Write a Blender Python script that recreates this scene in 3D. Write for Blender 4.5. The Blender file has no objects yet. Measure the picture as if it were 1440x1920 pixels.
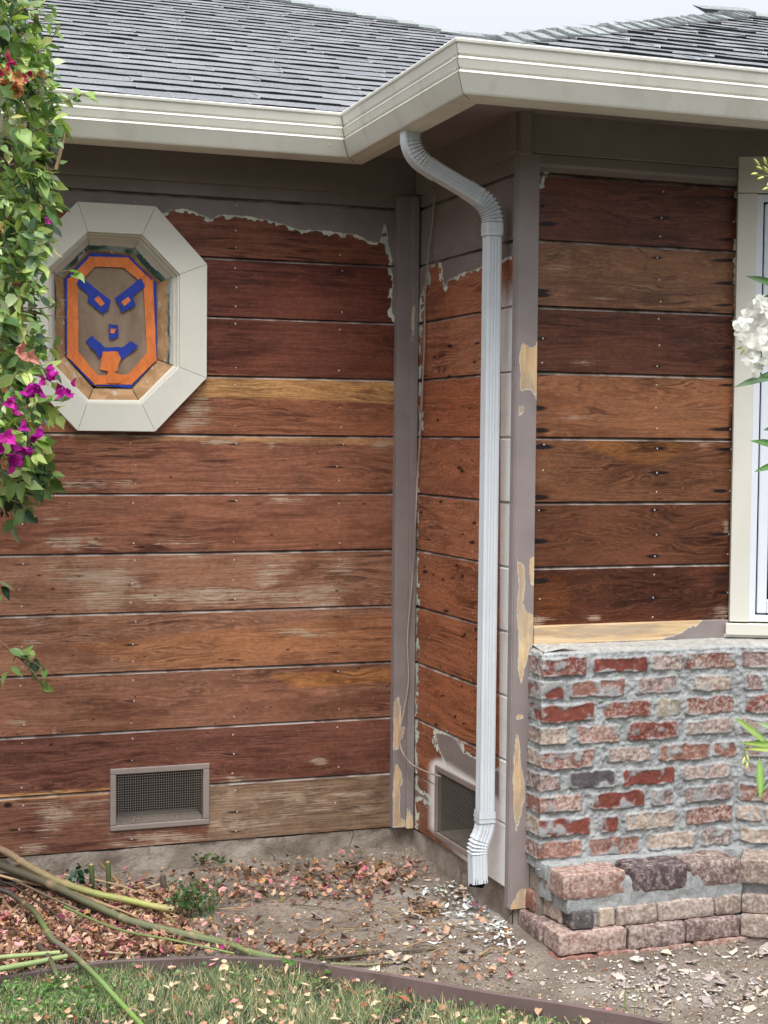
import bpy, math, random
import numpy as np
from mathutils import Matrix, Vector
rad = math.radians
scene = bpy.context.scene
COL = scene.collection
random.seed(7)
RNG = np.random.default_rng(11)

# ------------------------------------------------------------------ camera
F_PX = 2864.0
YAW, PITCH, ROLL = rad(19.278), rad(2.687), rad(0.5436)
ZC = 1.45
def cam_rows():
    cy, sy = math.cos(YAW), math.sin(YAW); cp, sp = math.cos(PITCH), math.sin(PITCH)
    cr, sr = math.cos(ROLL), math.sin(ROLL)
    fwd = np.array([sy*cp, cy*cp, -sp]); right = np.array([cy, -sy, 0.]); up = np.cross(right, fwd)
    return np.array([cr*right+sr*up, -(-sr*right+cr*up), fwd])
CM = cam_rows()
cam_data = bpy.data.cameras.new('camera')
cam = bpy.data.objects.new('camera', cam_data); COL.objects.link(cam)
cam_data.sensor_fit = 'VERTICAL'; cam_data.sensor_height = 36.0; cam_data.lens = F_PX/1920*36
cam_data.clip_start = 0.05; cam_data.clip_end = 500
cam.matrix_world = Matrix(((CM[0][0], -CM[1][0], -CM[2][0], 0), (CM[0][1], -CM[1][1], -CM[2][1], 0),
                           (CM[0][2], -CM[1][2], -CM[2][2], ZC), (0, 0, 0, 1)))
scene.camera = cam

# ------------------------------------------------------------------ sky, sun, exposure
SUN_EL, SUN_ROT = rad(61), rad(200)
w = bpy.data.worlds.new('World'); scene.world = w; w.use_nodes = True
nt = w.node_tree; nt.nodes.clear()
out = nt.nodes.new('ShaderNodeOutputWorld'); bg = nt.nodes.new('ShaderNodeBackground')
sky = nt.nodes.new('ShaderNodeTexSky'); sky.sky_type = 'NISHITA'; sky.sun_disc = False
sky.sun_elevation = SUN_EL; sky.sun_rotation = SUN_ROT; sky.air_density = 1.0; sky.dust_density = 3.0; sky.ozone_density = 1.0
hs = nt.nodes.new('ShaderNodeHueSaturation'); hs.inputs['Saturation'].default_value = 0.28
mixc = nt.nodes.new('ShaderNodeMix'); mixc.data_type = 'RGBA'; mixc.inputs[0].default_value = 0.55
mixc.inputs[7].default_value = (7.6, 7.9, 8.5, 1)      # the even cloud deck
nt.links.new(sky.outputs[0], hs.inputs['Color']); nt.links.new(hs.outputs[0], mixc.inputs[6])
tc = nt.nodes.new('ShaderNodeTexCoord'); sx_ = nt.nodes.new('ShaderNodeSeparateXYZ'); nt.links.new(tc.outputs['Generated'], sx_.inputs[0])
m1_ = nt.nodes.new('ShaderNodeMapRange'); nt.links.new(sx_.outputs[2], m1_.inputs[0])
for i_, v_ in enumerate((0.10, 0.245, 0.03, 0.80)): m1_.inputs[i_+1].default_value = v_     # dull towards the horizon, as over roofs and trees
m2_ = nt.nodes.new('ShaderNodeMapRange'); nt.links.new(sx_.outputs[2], m2_.inputs[0])
for i_, v_ in enumerate((0.22, 1.0, 0.0, 1.30)): m2_.inputs[i_+1].default_value = v_       # and brighter overhead
mr_ = nt.nodes.new('ShaderNodeMath'); mr_.operation = 'ADD'; nt.links.new(m1_.outputs[0], mr_.inputs[0]); nt.links.new(m2_.outputs[0], mr_.inputs[1])
vm_ = nt.nodes.new('ShaderNodeVectorMath'); vm_.operation = 'SCALE'; nt.links.new(mixc.outputs[2], vm_.inputs[0]); nt.links.new(mr_.outputs[0], vm_.inputs['Scale'])
nt.links.new(vm_.outputs[0], bg.inputs[0]); bg.inputs[1].default_value = 0.125
nt.links.new(bg.outputs[0], out.inputs[0])
sl = bpy.data.lights.new('sun', 'SUN'); sl.energy = 2.0; sl.angle = rad(32); sl.color = (1.0, 0.985, 0.96)
so = bpy.data.objects.new('sun', sl); COL.objects.link(so)
sd = Vector((math.sin(SUN_ROT)*math.cos(SUN_EL), math.cos(SUN_ROT)*math.cos(SUN_EL), math.sin(SUN_EL)))
so.rotation_euler = sd.to_track_quat('Z', 'Y').to_euler()
scene.view_settings.view_transform = 'Standard'; scene.view_settings.look = 'None'
scene.view_settings.exposure = 0.5; scene.view_settings.gamma = 1.0

# ------------------------------------------------------------------ helpers
def un(px, py, ax, val):
    d = CM.T @ np.array([(px-720)/F_PX, (py-960)/F_PX, 1.]); o = np.array([0, 0, ZC]); t = (val-o[ax])/d[ax]
    return o+t*d
def pr(P):
    P = np.asarray(P, float); c = (P-np.array([0, 0, ZC])) @ CM.T
    return np.stack([720+F_PX*c[..., 0]/c[..., 2], 960+F_PX*c[..., 1]/c[..., 2]], -1)
def srgb(r, g, b):
    f = lambda c: (c/255/12.92) if c/255 <= 0.04045 else ((c/255+0.055)/1.055)**2.4
    return np.array([f(r), f(g), f(b)])
def smooth(a, b, x):
    t = np.clip((x-a)/(b-a), 0, 1); return t*t*(3-2*t)
def hash3(i, j, k, seed):
    n = (i.astype(np.int64)*73856093) ^ (j.astype(np.int64)*19349663) ^ (k.astype(np.int64)*83492791) ^ (seed*2654435761)
    n = (n ^ (n >> 13)) & 0x7fffffff; n = (n*1103515245+12345) & 0x7fffffff; n = (n ^ (n >> 11))*69069 & 0x7fffffff
    return (n & 0xffff)/65535.0
def vnoise(P, seed=0):
    P = np.asarray(P, float); I = np.floor(P).astype(np.int64); Fr = P-I; Fr = Fr*Fr*(3-2*Fr)
    r = 0
    for a in (0, 1):
        for b in (0, 1):
            for c in (0, 1):
                wt = (Fr[:, 0] if a else 1-Fr[:, 0])*(Fr[:, 1] if b else 1-Fr[:, 1])*(Fr[:, 2] if c else 1-Fr[:, 2])
                r = r+wt*hash3(I[:, 0]+a, I[:, 1]+b, I[:, 2]+c, seed)
    return r
def fbm(P, seed=0, o=4):
    s = 0; a = .5; t = 0
    for i in range(o):
        s = s+a*vnoise(P*(2.03**i), seed+i*17); t += a; a *= .5
    return s/t
def poly_sd(px, py, poly):
    """signed distance to a closed polygon, positive inside"""
    poly = np.asarray(poly, float); n = len(poly); d = np.full(px.shape, 1e9); ins = np.zeros(px.shape, bool)
    for i in range(n):
        a = poly[i]; b = poly[(i+1) % n]; e = b-a; wx = px-a[0]; wy = py-a[1]
        t = np.clip((wx*e[0]+wy*e[1])/(e@e+1e-12), 0, 1)
        d = np.minimum(d, np.hypot(wx-t*e[0], wy-t*e[1]))
        if a[1] != b[1]:
            c = ((a[1] > py) != (b[1] > py)) & (px < (b[0]-a[0])*(py-a[1])/(b[1]-a[1])+a[0]); ins ^= c
    return np.where(ins, d, -d)

def mesh_obj(name, V, Fc, mats, parent=None, attrs=None, smoothf=False, midx=None):
    """V (n,3); Fc array (m,3|4) or list of them; attrs {name: (n,) or (n,3)/(n,4)}"""
    V = np.asarray(V, np.float32)
    groups = Fc if isinstance(Fc, list) else [Fc]
    groups = [np.asarray(g, np.int32) for g in groups if len(g)]
    me = bpy.data.meshes.new(name)
    me.vertices.add(len(V)); me.vertices.foreach_set('co', V.ravel())
    loops = np.concatenate([g.ravel() for g in groups]); tot = np.concatenate([np.full(len(g), g.shape[1], np.int32) for g in groups])
    st = np.concatenate([[0], np.cumsum(tot)[:-1]]).astype(np.int32)
    me.loops.add(len(loops)); me.loops.foreach_set('vertex_index', loops.astype(np.int32))
    me.polygons.add(len(tot)); me.polygons.foreach_set('loop_start', st); me.polygons.foreach_set('loop_total', tot)
    if midx is not None: me.polygons.foreach_set('material_index', np.asarray(midx, np.int32))
    me.polygons.foreach_set('use_smooth', np.full(len(tot), bool(smoothf)))
    for k, v in (attrs or {}).items():
        v = np.asarray(v, np.float32)
        if v.ndim == 1:
            a = me.attributes.new(k, 'FLOAT', 'POINT'); a.data.foreach_set('value', v)
        elif k.startswith('c'):
            if v.shape[1] == 3: v = np.hstack([v, np.ones((len(v), 1), np.float32)])
            a = me.attributes.new(k, 'FLOAT_COLOR', 'POINT'); a.data.foreach_set('color', v.ravel())
        else:
            a = me.attributes.new(k, 'FLOAT_VECTOR', 'POINT'); a.data.foreach_set('vector', v.ravel())
    me.update(calc_edges=True); me.validate()
    for m in (mats if isinstance(mats, (list, tuple)) else [mats]): me.materials.append(m)
    o = bpy.data.objects.new(name, me); COL.objects.link(o)
    if parent is not None: o.parent = parent
    return o
class MB:
    """collects simple solids in world coordinates"""
    def __init__(s): s.V = []; s.F4 = []; s.F3 = []; s.C = []; s.n = 0
    def add(s, V, F, col=None):
        V = np.asarray(V, float); F = np.asarray(F, int)
        s.V.append(V); (s.F4 if F.shape[1] == 4 else s.F3).append(F+s.n); s.n += len(V)
        s.C.append(np.tile(np.asarray(col if col is not None else (.5, .5, .5), float)[:3], (len(V), 1)) if (col is None or np.ndim(col) == 1) else np.asarray(col))
    def box(s, lo, hi, col=None):
        x0, y0, z0 = lo; x1, y1, z1 = hi
        s.add([(x0,y0,z0),(x1,y0,z0),(x1,y1,z0),(x0,y1,z0),(x0,y0,z1),(x1,y0,z1),(x1,y1,z1),(x0,y1,z1)],
              [(0,3,2,1),(4,5,6,7),(0,1,5,4),(1,2,6,5),(2,3,7,6),(3,0,4,7)], col)
    def obox(s, o, u, v, n, col=None):
        """box from corner o with edge vectors u,v,n"""
        o, u, v, n = [np.asarray(q, float) for q in (o, u, v, n)]
        s.add([o, o+u, o+u+v, o+v, o+n, o+u+n, o+u+v+n, o+v+n],
              [(0,3,2,1),(4,5,6,7),(0,1,5,4),(1,2,6,5),(2,3,7,6),(3,0,4,7)], col)
    def prism(s, poly, dirv, col=None):
        """extrude 3-D polygon along dirv"""
        P = np.asarray(poly, float); n = len(P); d = np.asarray(dirv, float)
        V = np.vstack([P, P+d]); s.add(V, [(i, (i+1) % n, n+(i+1) % n, n+i) for i in range(n)], col)
        from mathutils.geometry import tessellate_polygon
        tr = tessellate_polygon([[Vector(p) for p in P]])
        s.add(P, tr, col); s.add(P+d, [t[::-1] for t in tr], col)
    def tube(s, pts, r, seg=8, col=None, cap=True, flat=1.0):
        P = np.asarray(pts, float); n = len(P); r = np.broadcast_to(np.asarray(r, float), (n,))
        T = np.gradient(P, axis=0); T /= np.linalg.norm(T, axis=1)[:, None]+1e-9
        ref = np.array([0, 0, 1.]) if abs(T[0][2]) < .9 else np.array([1., 0, 0])
        V = []
        for i in range(n):
            a = np.cross(T[i], ref); a /= np.linalg.norm(a)+1e-9; b = np.cross(a, T[i])
            for k in range(seg):
                t = 2*math.pi*k/seg; V.append(P[i]+r[i]*(math.cos(t)*a+flat*math.sin(t)*b))
        Fq = [(i*seg+k, i*seg+(k+1) % seg, (i+1)*seg+(k+1) % seg, (i+1)*seg+k) for i in range(n-1) for k in range(seg)]
        if col is not None and np.ndim(col) == 2: colv = np.repeat(np.asarray(col), seg, 0)
        else: colv = col
        s.add(V, Fq, colv)
        if cap:
            for e in (0, n-1):
                ring = np.array(V[e*seg:(e+1)*seg]); c = ring.mean(0)
                cc = (np.asarray(col)[e] if (col is not None and np.ndim(col) == 2) else col)
                s.add(np.vstack([ring, c]), [((k+1) % seg, k, seg) if e == 0 else (k, (k+1) % seg, seg) for k in range(seg)], cc)
    def build(s, name, mats, parent=None, smoothf=False, extra=None):
        V = np.vstack(s.V); g = []
        if s.F4: g.append(np.vstack(s.F4))
        if s.F3: g.append(np.vstack(s.F3))
        at = {'col': np.vstack(s.C)}; at.update(extra or {})
        return mesh_obj(name, V, g, mats, parent, at, smoothf)
def bevel(o, w=.002, seg=2):
    m = o.modifiers.new('bevel', 'BEVEL'); m.width = w; m.segments = seg; m.limit_method = 'ANGLE'; return o
def thing(name, label, cat, loc=(0, 0, 0), group=None):
    o = bpy.data.objects.new(name, None); COL.objects.link(o); o.location = loc; o.empty_display_size = .1
    o['label'] = label; o['category'] = cat
    if group: o['group'] = group
    return o
def tag(o, label, cat, group=None, kind=None):
    o['label'] = label; o['category'] = cat
    if group: o['group'] = group
    if kind: o['kind'] = kind
    return o
def settle(o, root):
    """parent o to root without moving it"""
    o.parent = root; o.matrix_parent_inverse = Matrix.Translation(root.location).inverted(); return o

# ------------------------------------------------------------------ materials
def newmat(name):
    m = bpy.data.materials.new(name); m.use_nodes = True; nt = m.node_tree; nt.nodes.clear()
    o = nt.nodes.new('ShaderNodeOutputMaterial'); b = nt.nodes.new('ShaderNodeBsdfPrincipled'); nt.links.new(b.outputs[0], o.inputs[0])
    return m, nt, b, o
class NG:
    def __init__(s, nt): s.nt = nt
    def n(s, t, **kw):
        nd = s.nt.nodes.new(t)
        for k, v in kw.items(): setattr(nd, k, v)
        return nd
    def L(s, a, b): s.nt.links.new(a, b)
    def set(s, sock, v):
        if hasattr(v, 'is_linked') or isinstance(v, bpy.types.NodeSocket): s.L(v, sock)
        else:
            try: sock.default_value = v
            except Exception: sock.default_value = tuple(v)+(1,)
    def math(s, op, a, b=0.0, c=0.0, clamp=False):
        m = s.n('ShaderNodeMath', operation=op, use_clamp=clamp)
        for i, v in enumerate((a, b, c)): s.set(m.inputs[i], v)
        return m.outputs[0]
    def attr(s, name, out='Color'):
        return s.n('ShaderNodeAttribute', attribute_name=name).outputs[out]
    def scale(s, vec, sc):
        m = s.n('ShaderNodeMapping'); s.L(vec, m.inputs[0]); m.inputs['Scale'].default_value = sc; return m.outputs[0]
    def noise(s, vec, scale=5, detail=3, rough=.5, dist=0):
        t = s.n('ShaderNodeTexNoise'); s.L(vec, t.inputs['Vector']); t.inputs['Scale'].default_value = scale
        t.inputs['Detail'].default_value = detail; t.inputs['Roughness'].default_value = rough; t.inputs['Distortion'].default_value = dist
        return t.outputs['Fac']
    def vor(s, vec, scale=5, feature='F1', out='Distance'):
        t = s.n('ShaderNodeTexVoronoi', feature=feature); s.L(vec, t.inputs['Vector']); t.inputs['Scale'].default_value = scale; return t.outputs[out]
    def mr(s, v, a, b, c=0.0, d=1.0, st='SMOOTHSTEP'):
        m = s.n('ShaderNodeMapRange', interpolation_type=st)
        for i, q in enumerate((v, a, b, c, d)): s.set(m.inputs[i], q)
        return m.outputs[0]
    def mix(s, f, a, b, bt='MIX'):
        m = s.n('ShaderNodeMix', data_type='RGBA', blend_type=bt)
        s.set(m.inputs[0], f)
        for i, v in ((6, a), (7, b)):
            if isinstance(v, bpy.types.NodeSocket): s.L(v, m.inputs[i])
            else: m.inputs[i].default_value = tuple(v)[:3]+(1,)
        return m.outputs[2]
    def bump(s, h, strength=.3, dist=.002):
        b = s.n('ShaderNodeBump'); s.set(b.inputs['Height'], h); b.inputs['Strength'].default_value = strength; b.inputs['Distance'].default_value = dist
        return b.outputs[0]
    def pos(s): return s.n('ShaderNodeNewGeometry').outputs['Position']
def sepv(g, v):
    x = g.n('ShaderNodeSeparateXYZ'); g.L(v, x.inputs[0]); return x.outputs

def mat_paint(name, rgb, rough=.55, var=.12, bumpv=.15, dirt=0.0, spec=.35, metallic=0.0):
    m, nt, b, o = newmat(name); g = NG(nt); p = g.pos()
    n1 = g.noise(p, 4, 4, .6); n2 = g.noise(p, 180, 2, .6)
    c = srgb(*rgb)
    col = g.mix(g.mr(n1, .3, .7), c*(1-var), c*(1+var*.6))
    if dirt:
        n3 = g.noise(g.scale(p, (1, 1, .35)), 9, 5, .65)
        col = g.mix(g.math('MULTIPLY', g.mr(n3, .52, .72), dirt), col, c*np.array([.55, .5, .42]))
    g.L(col, b.inputs['Base Color']); b.inputs['Roughness'].default_value = rough; b.inputs['Metallic'].default_value = metallic
    b.inputs['Specular IOR Level'].default_value = spec
    g.L(g.bump(g.math('ADD', g.math('MULTIPLY', n2, .5), g.noise(p, 30, 3)), bumpv, .0015), b.inputs['Normal'])
    return m

TAUPE = (142, 131, 128)
PRIMER = (222, 224, 210)
def mat_siding(name, gloss=.5, dk=.43, spec=.25):
    """stripped redwood boards: uvw = (along, up, board id); col = tone; cmask = (paint, white, dark, swirl)"""
    m, nt, b, o = newmat(name); g = NG(nt)
    uvw = g.attr('uvw', 'Vector'); tone = g.attr('col'); ma = g.attr('cmask'); mk = g.n('ShaderNodeSeparateColor'); g.L(ma, mk.inputs[0])
    cath = g.attr('cmask', 'Alpha'); ov = g.attr('over', 'Fac'); gre = g.attr('lip', 'Fac')
    pnt, wht, drk = mk.outputs[0], mk.outputs[1], mk.outputs[2]
    xs = sepv(g, uvw)
    warp = g.noise(g.scale(uvw, (2.2, 13, 1)), 1.0, 3, .55)
    warp2 = g.noise(g.scale(uvw, (9, 42, 1)), 1.0, 2, .5)
    amp = g.math('MULTIPLY_ADD', cath, .15, .014)
    vv = g.math('ADD', xs[1], g.math('ADD', g.math('MULTIPLY', g.math('SUBTRACT', warp, .5), amp), g.math('MULTIPLY', g.math('SUBTRACT', warp2, .5), g.math('MULTIPLY', amp, .12))))
    cmb = g.n('ShaderNodeCombineXYZ'); g.L(xs[0], cmb.inputs[0]); g.L(vv, cmb.inputs[1]); g.L(xs[2], cmb.inputs[2])
    q = cmb.outputs[0]
    ring = g.math('SINE', g.math('ADD', g.math('MULTIPLY', vv, 620.), g.math('MULTIPLY', g.noise(g.scale(q, (1.5, 25, 1)), 1, 2), 22.)))
    ring = g.math('POWER', g.math('MULTIPLY_ADD', ring, .5, .5), 4.0)
    st1 = g.noise(g.scale(q, (3.5, 150, 1)), 1.0, 3, .65)       # long streaks
    st2 = g.noise(g.scale(q, (14, 480, 1)), 1.0, 2, .6)
    blot = g.noise(g.scale(uvw, (4.5, 11, 1)), 1.0, 4, .6)
    fine = g.math('ADD', g.math('MULTIPLY', st1, .6), g.math('MULTIPLY', st2, .4))
    def tmul(v):
        q_ = g.n('ShaderNodeVectorMath', operation='MULTIPLY'); g.L(tone, q_.inputs[0]); q_.inputs[1].default_value = v; return q_.outputs[0]
    t_dark, t_vdark, t_light = tmul((dk, dk*.86, dk*.84)), tmul((dk*.44, dk*.33, dk*.34)), tmul((1.25, 1.30, 1.32))
    region = g.mr(g.noise(g.scale(uvw, (1.6, 4, 1)), 1.0, 2, .5), .40, .62)       # streaky zones alternate with calm ones
    col = g.mix(g.mr(fine, .36, .64), g.mix(g.math('MULTIPLY_ADD', region, .50, .50), tone, t_dark), t_light)
    dk2 = g.noise(g.scale(q, (5.5, 62, 1)), 1.0, 3, .6)
    col = g.mix(g.math('MULTIPLY', g.mr(dk2, .51, .64), g.math('MULTIPLY_ADD', region, .66, .16)), col, t_vdark)
    col = g.mix(g.math('MULTIPLY', ring, g.math('MULTIPLY_ADD', cath, .50, .04)), col, t_vdark)
    col = g.mix(g.math('MULTIPLY', g.mr(blot, .38, .68), .5), col, tmul((1.25, 1.15, 1.0)))
    blot2 = g.noise(g.scale(uvw, (2.6, 7, 3)), 1.7, 5, .65)
    col = g.mix(g.math('MULTIPLY', g.mr(blot2, .50, .66), .62), col, tmul((.50, .42, .40)))
    iso = g.noise(g.scale(uvw, (60, 120, 1)), 1.0, 3, .7)
    cv = g.n('ShaderNodeVectorMath', operation='SCALE'); g.L(col, cv.inputs[0]); g.L(g.mr(iso, .3, .7, .78, 1.2, 'LINEAR'), cv.inputs['Scale']); col = cv.outputs[0]
    # greyed raised fibres and sanded pale areas
    stw = g.noise(g.scale(uvw, (5, 330, 1)), 1.0, 2, .55); stv = g.noise(g.scale(uvw, (15, 26, 1)), 1.0, 4, .65, .6)
    wn = g.math('ADD', g.math('MULTIPLY', g.math('SUBTRACT', stw, .5), 3.4), g.math('ADD', g.math('MULTIPLY', g.math('SUBTRACT', stv, .5), 2.0), g.math('MULTIPLY', g.math('SUBTRACT', blot, .5), 1.6)))
    wf = g.math('MULTIPLY', g.mr(g.math('ADD', wht, wn), .36, .80), g.math('MULTIPLY', g.math('MULTIPLY_ADD', wht, 2.4, .06, clamp=True), .80))
    col = g.mix(wf, col, g.mix(g.mr(st2, .3, .7), (0.30, 0.20, 0.13), (0.52, 0.42, 0.32)))
    # small leftover flecks everywhere
    fl = g.mr(g.noise(g.scale(uvw, (38, 150, 1)), 1.0, 3, .7), .745, .80)
    col = g.mix(g.math('MULTIPLY', fl, g.math('MULTIPLY', region, .35)), col, (0.42, 0.38, 0.33))
    # dark iron stains
    dn = g.math('ADD', drk, g.math('MULTIPLY', g.math('SUBTRACT', st1, .5), .5))
    col = g.mix(g.math('MULTIPLY', g.mr(dn, .24, .66), .95), col, (0.010, 0.006, 0.008))
    # paint left behind: torn edge, with pale primer showing along it
    ed = g.noise(g.scale(uvw, (1, 1, 1)), 95, 5, .72); ed2 = g.noise(g.scale(uvw, (1, 1, 1)), 20, 3, .6)
    pv = g.math('ADD', pnt, g.math('ADD', g.math('MULTIPLY', g.math('SUBTRACT', ed, .5), .5), g.math('MULTIPLY', g.math('SUBTRACT', ed2, .5), .5)))
    pth = g.math('MULTIPLY_ADD', g.mr(g.noise(uvw, 34, 3, .6), .35, .68), -.50, -.08)
    prim = g.mr(g.math('SUBTRACT', pv, pth), 0.0, .07)
    col = g.mix(prim, col, g.mix(g.mr(ed2, .45, .6), srgb(*PRIMER), srgb(186, 200, 188)))
    tp = srgb(*TAUPE); tcol = g.mix(g.mr(g.noise(uvw, 9, 4, .6), .3, .7), tp*.88, tp*1.08)
    pf = g.mr(pv, -.03, .04); col = g.mix(pf, col, tcol)
    # painted lower lip of each joint
    lipn = g.mr(g.math('ADD', gre, g.math('MULTIPLY', g.math('SUBTRACT', g.noise(g.scale(uvw, (9, 3, 1)), 1.6, 4, .7), .5), 2.2)), .45, .62)
    col = g.mix(g.math('MULTIPLY', lipn, g.math('MULTIPLY', g.mr(gre, .2, .5), .8)), col, g.mix(g.mr(g.noise(uvw, 14, 3), .4, .6), srgb(116, 104, 98), srgb(172, 164, 156)))
    # overspray
    on = g.math('ADD', ov, g.math('MULTIPLY', g.math('SUBTRACT', g.noise(uvw, 160, 2, .7), .5), g.math('MULTIPLY', g.math('SUBTRACT', 1.0, ov), .7)))
    of = g.mr(on, .1, .8, 0, .95, 'LINEAR'); of = g.math('MULTIPLY', of, g.mr(g.noise(g.scale(uvw, (9, 16, 1)), 1.0, 4, .7), .30, .52, .86, 1.0)); col = g.mix(of, col, srgb(246, 244, 240))
    g.L(col, b.inputs['Base Color'])
    rg = g.math('ADD', gloss, g.math('MULTIPLY', g.math('SUBTRACT', blot, .5), .25)); rg = g.math('ADD', rg, g.math('MULTIPLY', wf, .25), clamp=True)
    g.L(rg, b.inputs['Roughness']); b.inputs['Specular IOR Level'].default_value = spec
    h = g.math('ADD', g.math('MULTIPLY', fine, .8), g.math('ADD', g.math('MULTIPLY', pf, .6), g.math('MULTIPLY', prim, .4)))
    g.L(g.bump(h, .45, .0016), b.inputs['Normal'])
    return m

def mat_attr(name, rough=.8, nscale=60, var=.25, bumps=.4, bdist=.003, spec=.3, transl=0.0, vein=False):
    """base colour from the mesh's own 'col', broken up by noise"""
    m, nt, b, o = newmat(name); g = NG(nt); p = g.pos(); c = g.attr('col')
    n1 = g.noise(p, nscale, 4, .65); n2 = g.noise(p, nscale*5, 2, .6)
    v = g.math('MULTIPLY_ADD', g.math('ADD', g.math('MULTIPLY', n1, .65), g.math('MULTIPLY', n2, .35)), 2*var, 1-var)
    cc = g.n('ShaderNodeVectorMath', operation='SCALE'); g.L(c, cc.inputs[0]); g.L(v, cc.inputs['Scale'])
    g.L(cc.outputs[0], b.inputs['Base Color']); b.inputs['Roughness'].default_value = rough; b.inputs['Specular IOR Level'].default_value = spec
    g.L(g.bump(g.math('ADD', n1, g.math('MULTIPLY', n2, .5)), bumps, bdist), b.inputs['Normal'])
    if transl:
        t = g.n('ShaderNodeBsdfTranslucent'); sc = g.n('ShaderNodeVectorMath', operation='MULTIPLY'); g.L(cc.outputs[0], sc.inputs[0]); sc.inputs[1].default_value = (1.2, 1.3, .6) if transl > 0 else (1, 1, 1)
        g.L(sc.outputs[0], t.inputs[0]); ms = g.n('ShaderNodeMixShader'); ms.inputs[0].default_value = abs(transl)
        g.L(b.outputs[0], ms.inputs[1]); g.L(t.outputs[0], ms.inputs[2]); g.L(ms.outputs[0], o.inputs[0])
    return m

def mat_brick(name):
    m, nt, b, o = newmat(name); g = NG(nt); p = g.pos(); c = g.attr('col'); isb = g.attr('isb', 'Fac'); eff = g.attr('eff', 'Fac')
    n1 = g.noise(p, 38, 5, .7); n2 = g.noise(p, 260, 3, .7); n3 = g.noise(p, 90, 4, .65)
    v = g.math('ADD', g.mr(n1, .32, .68, .34, .86, 'LINEAR'), g.mr(n2, .3, .7, .12, .68, 'LINEAR'))
    cc = g.n('ShaderNodeVectorMath', operation='SCALE'); g.L(c, cc.inputs[0]); g.L(v, cc.inputs['Scale'])
    # lime bloom
    e = g.math('MULTIPLY', g.mr(g.math('ADD', eff, g.math('MULTIPLY', g.math('SUBTRACT', g.math('ADD', g.math('MULTIPLY', n1, .55), g.math('MULTIPLY', n3, .45)), .5), 2.2)), .28, .85), g.math('MULTIPLY', isb, .70))
    col = g.mix(e, cc.outputs[0], g.mix(g.mr(n3, .35, .65), srgb(150, 130, 122), srgb(204, 192, 180)))
    pits = g.math('MULTIPLY', g.mr(g.noise(p, 150, 3, .7), .62, .72), .55)
    col = g.mix(pits, col, (0.06, 0.045, 0.04))
    g.L(col, b.inputs['Base Color']); b.inputs['Roughness'].default_value = .9; b.inputs['Specular IOR Level'].default_value = .2
    g.L(g.bump(g.math('ADD', g.math('MULTIPLY', n2, .5), g.math('ADD', n3, g.math('MULTIPLY', e, .4))), .55, .0022), b.inputs['Normal'])
    return m

def mat_ground(name):
    m, nt, b, o = newmat(name); g = NG(nt); p = g.pos()
    n1 = g.noise(p, 5, 5, .65); n2 = g.noise(p, 70, 4, .7); n3 = g.noise(p, 420, 2, .7)
    col = g.mix(g.mr(n1, .35, .65), srgb(112, 101, 92), srgb(148, 137, 126))
    col = g.mix(g.math('MULTIPLY', g.mr(n2, .45, .65), .5), col, srgb(98, 84, 72))
    col = g.mix(g.math('MULTIPLY', g.mr(n3, .56, .68), .6), col, srgb(198, 184, 164))
    dust = g.attr('dust', 'Fac')
    col = g.mix(g.math('MULTIPLY', g.mr(g.math('ADD', dust, g.math('MULTIPLY', g.math('SUBTRACT', n2, .5), 1.2)), .35, .9), .6), col, srgb(182, 178, 172))
    col = g.mix(g.attr('lawn', 'Fac'), col, g.mix(g.mr(n2, .35, .65), srgb(58, 56, 46), srgb(84, 80, 66)))
    g.L(col, b.inputs['Base Color']); b.inputs['Roughness'].default_value = .95; b.inputs['Specular IOR Level'].default_value = .15
    g.L(g.bump(g.math('ADD', n2, g.math('MULTIPLY', n3, .7)), .8, .006), b.inputs['Normal'])
    return m

def mat_concrete(name):
    m, nt, b, o = newmat(name); g = NG(nt); p = g.pos()
    n1 = g.noise(p, 7, 5, .7); n2 = g.noise(p, 90, 4, .75); n3 = g.noise(p, 24, 5, .7)
    wp = g.n('ShaderNodeVectorMath', operation='ADD'); g.L(p, wp.inputs[0])
    nz = g.n('ShaderNodeTexNoise'); g.L(p, nz.inputs[0]); nz.inputs['Scale'].default_value = 9
    s2 = g.n('ShaderNodeVectorMath', operation='SCALE'); g.L(nz.outputs['Color'], s2.inputs[0]); s2.inputs['Scale'].default_value = .18; g.L(s2.outputs[0], wp.inputs[1])
    crack = g.math('MULTIPLY', g.mr(g.vor(wp.outputs[0], 2.6, 'DISTANCE_TO_EDGE'), 0.0, .012, 1, 0), g.mr(g.noise(p, 1.7, 1), .45, .55))
    col = g.mix(g.mr(n1, .35, .65), srgb(124, 112, 100), srgb(160, 151, 138))
    col = g.mix(g.math('MULTIPLY', g.mr(n3, .5, .68), .5), col, srgb(96, 82, 70))
    col = g.mix(g.math('MULTIPLY', crack, .85), col, srgb(48, 42, 38))
    g.L(col, b.inputs['Base Color']); b.inputs['Roughness'].default_value = .92
    g.L(g.bump(g.math('SUBTRACT', g.math('ADD', n2, n3), crack), .8, .006), b.inputs['Normal'])
    return m

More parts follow.
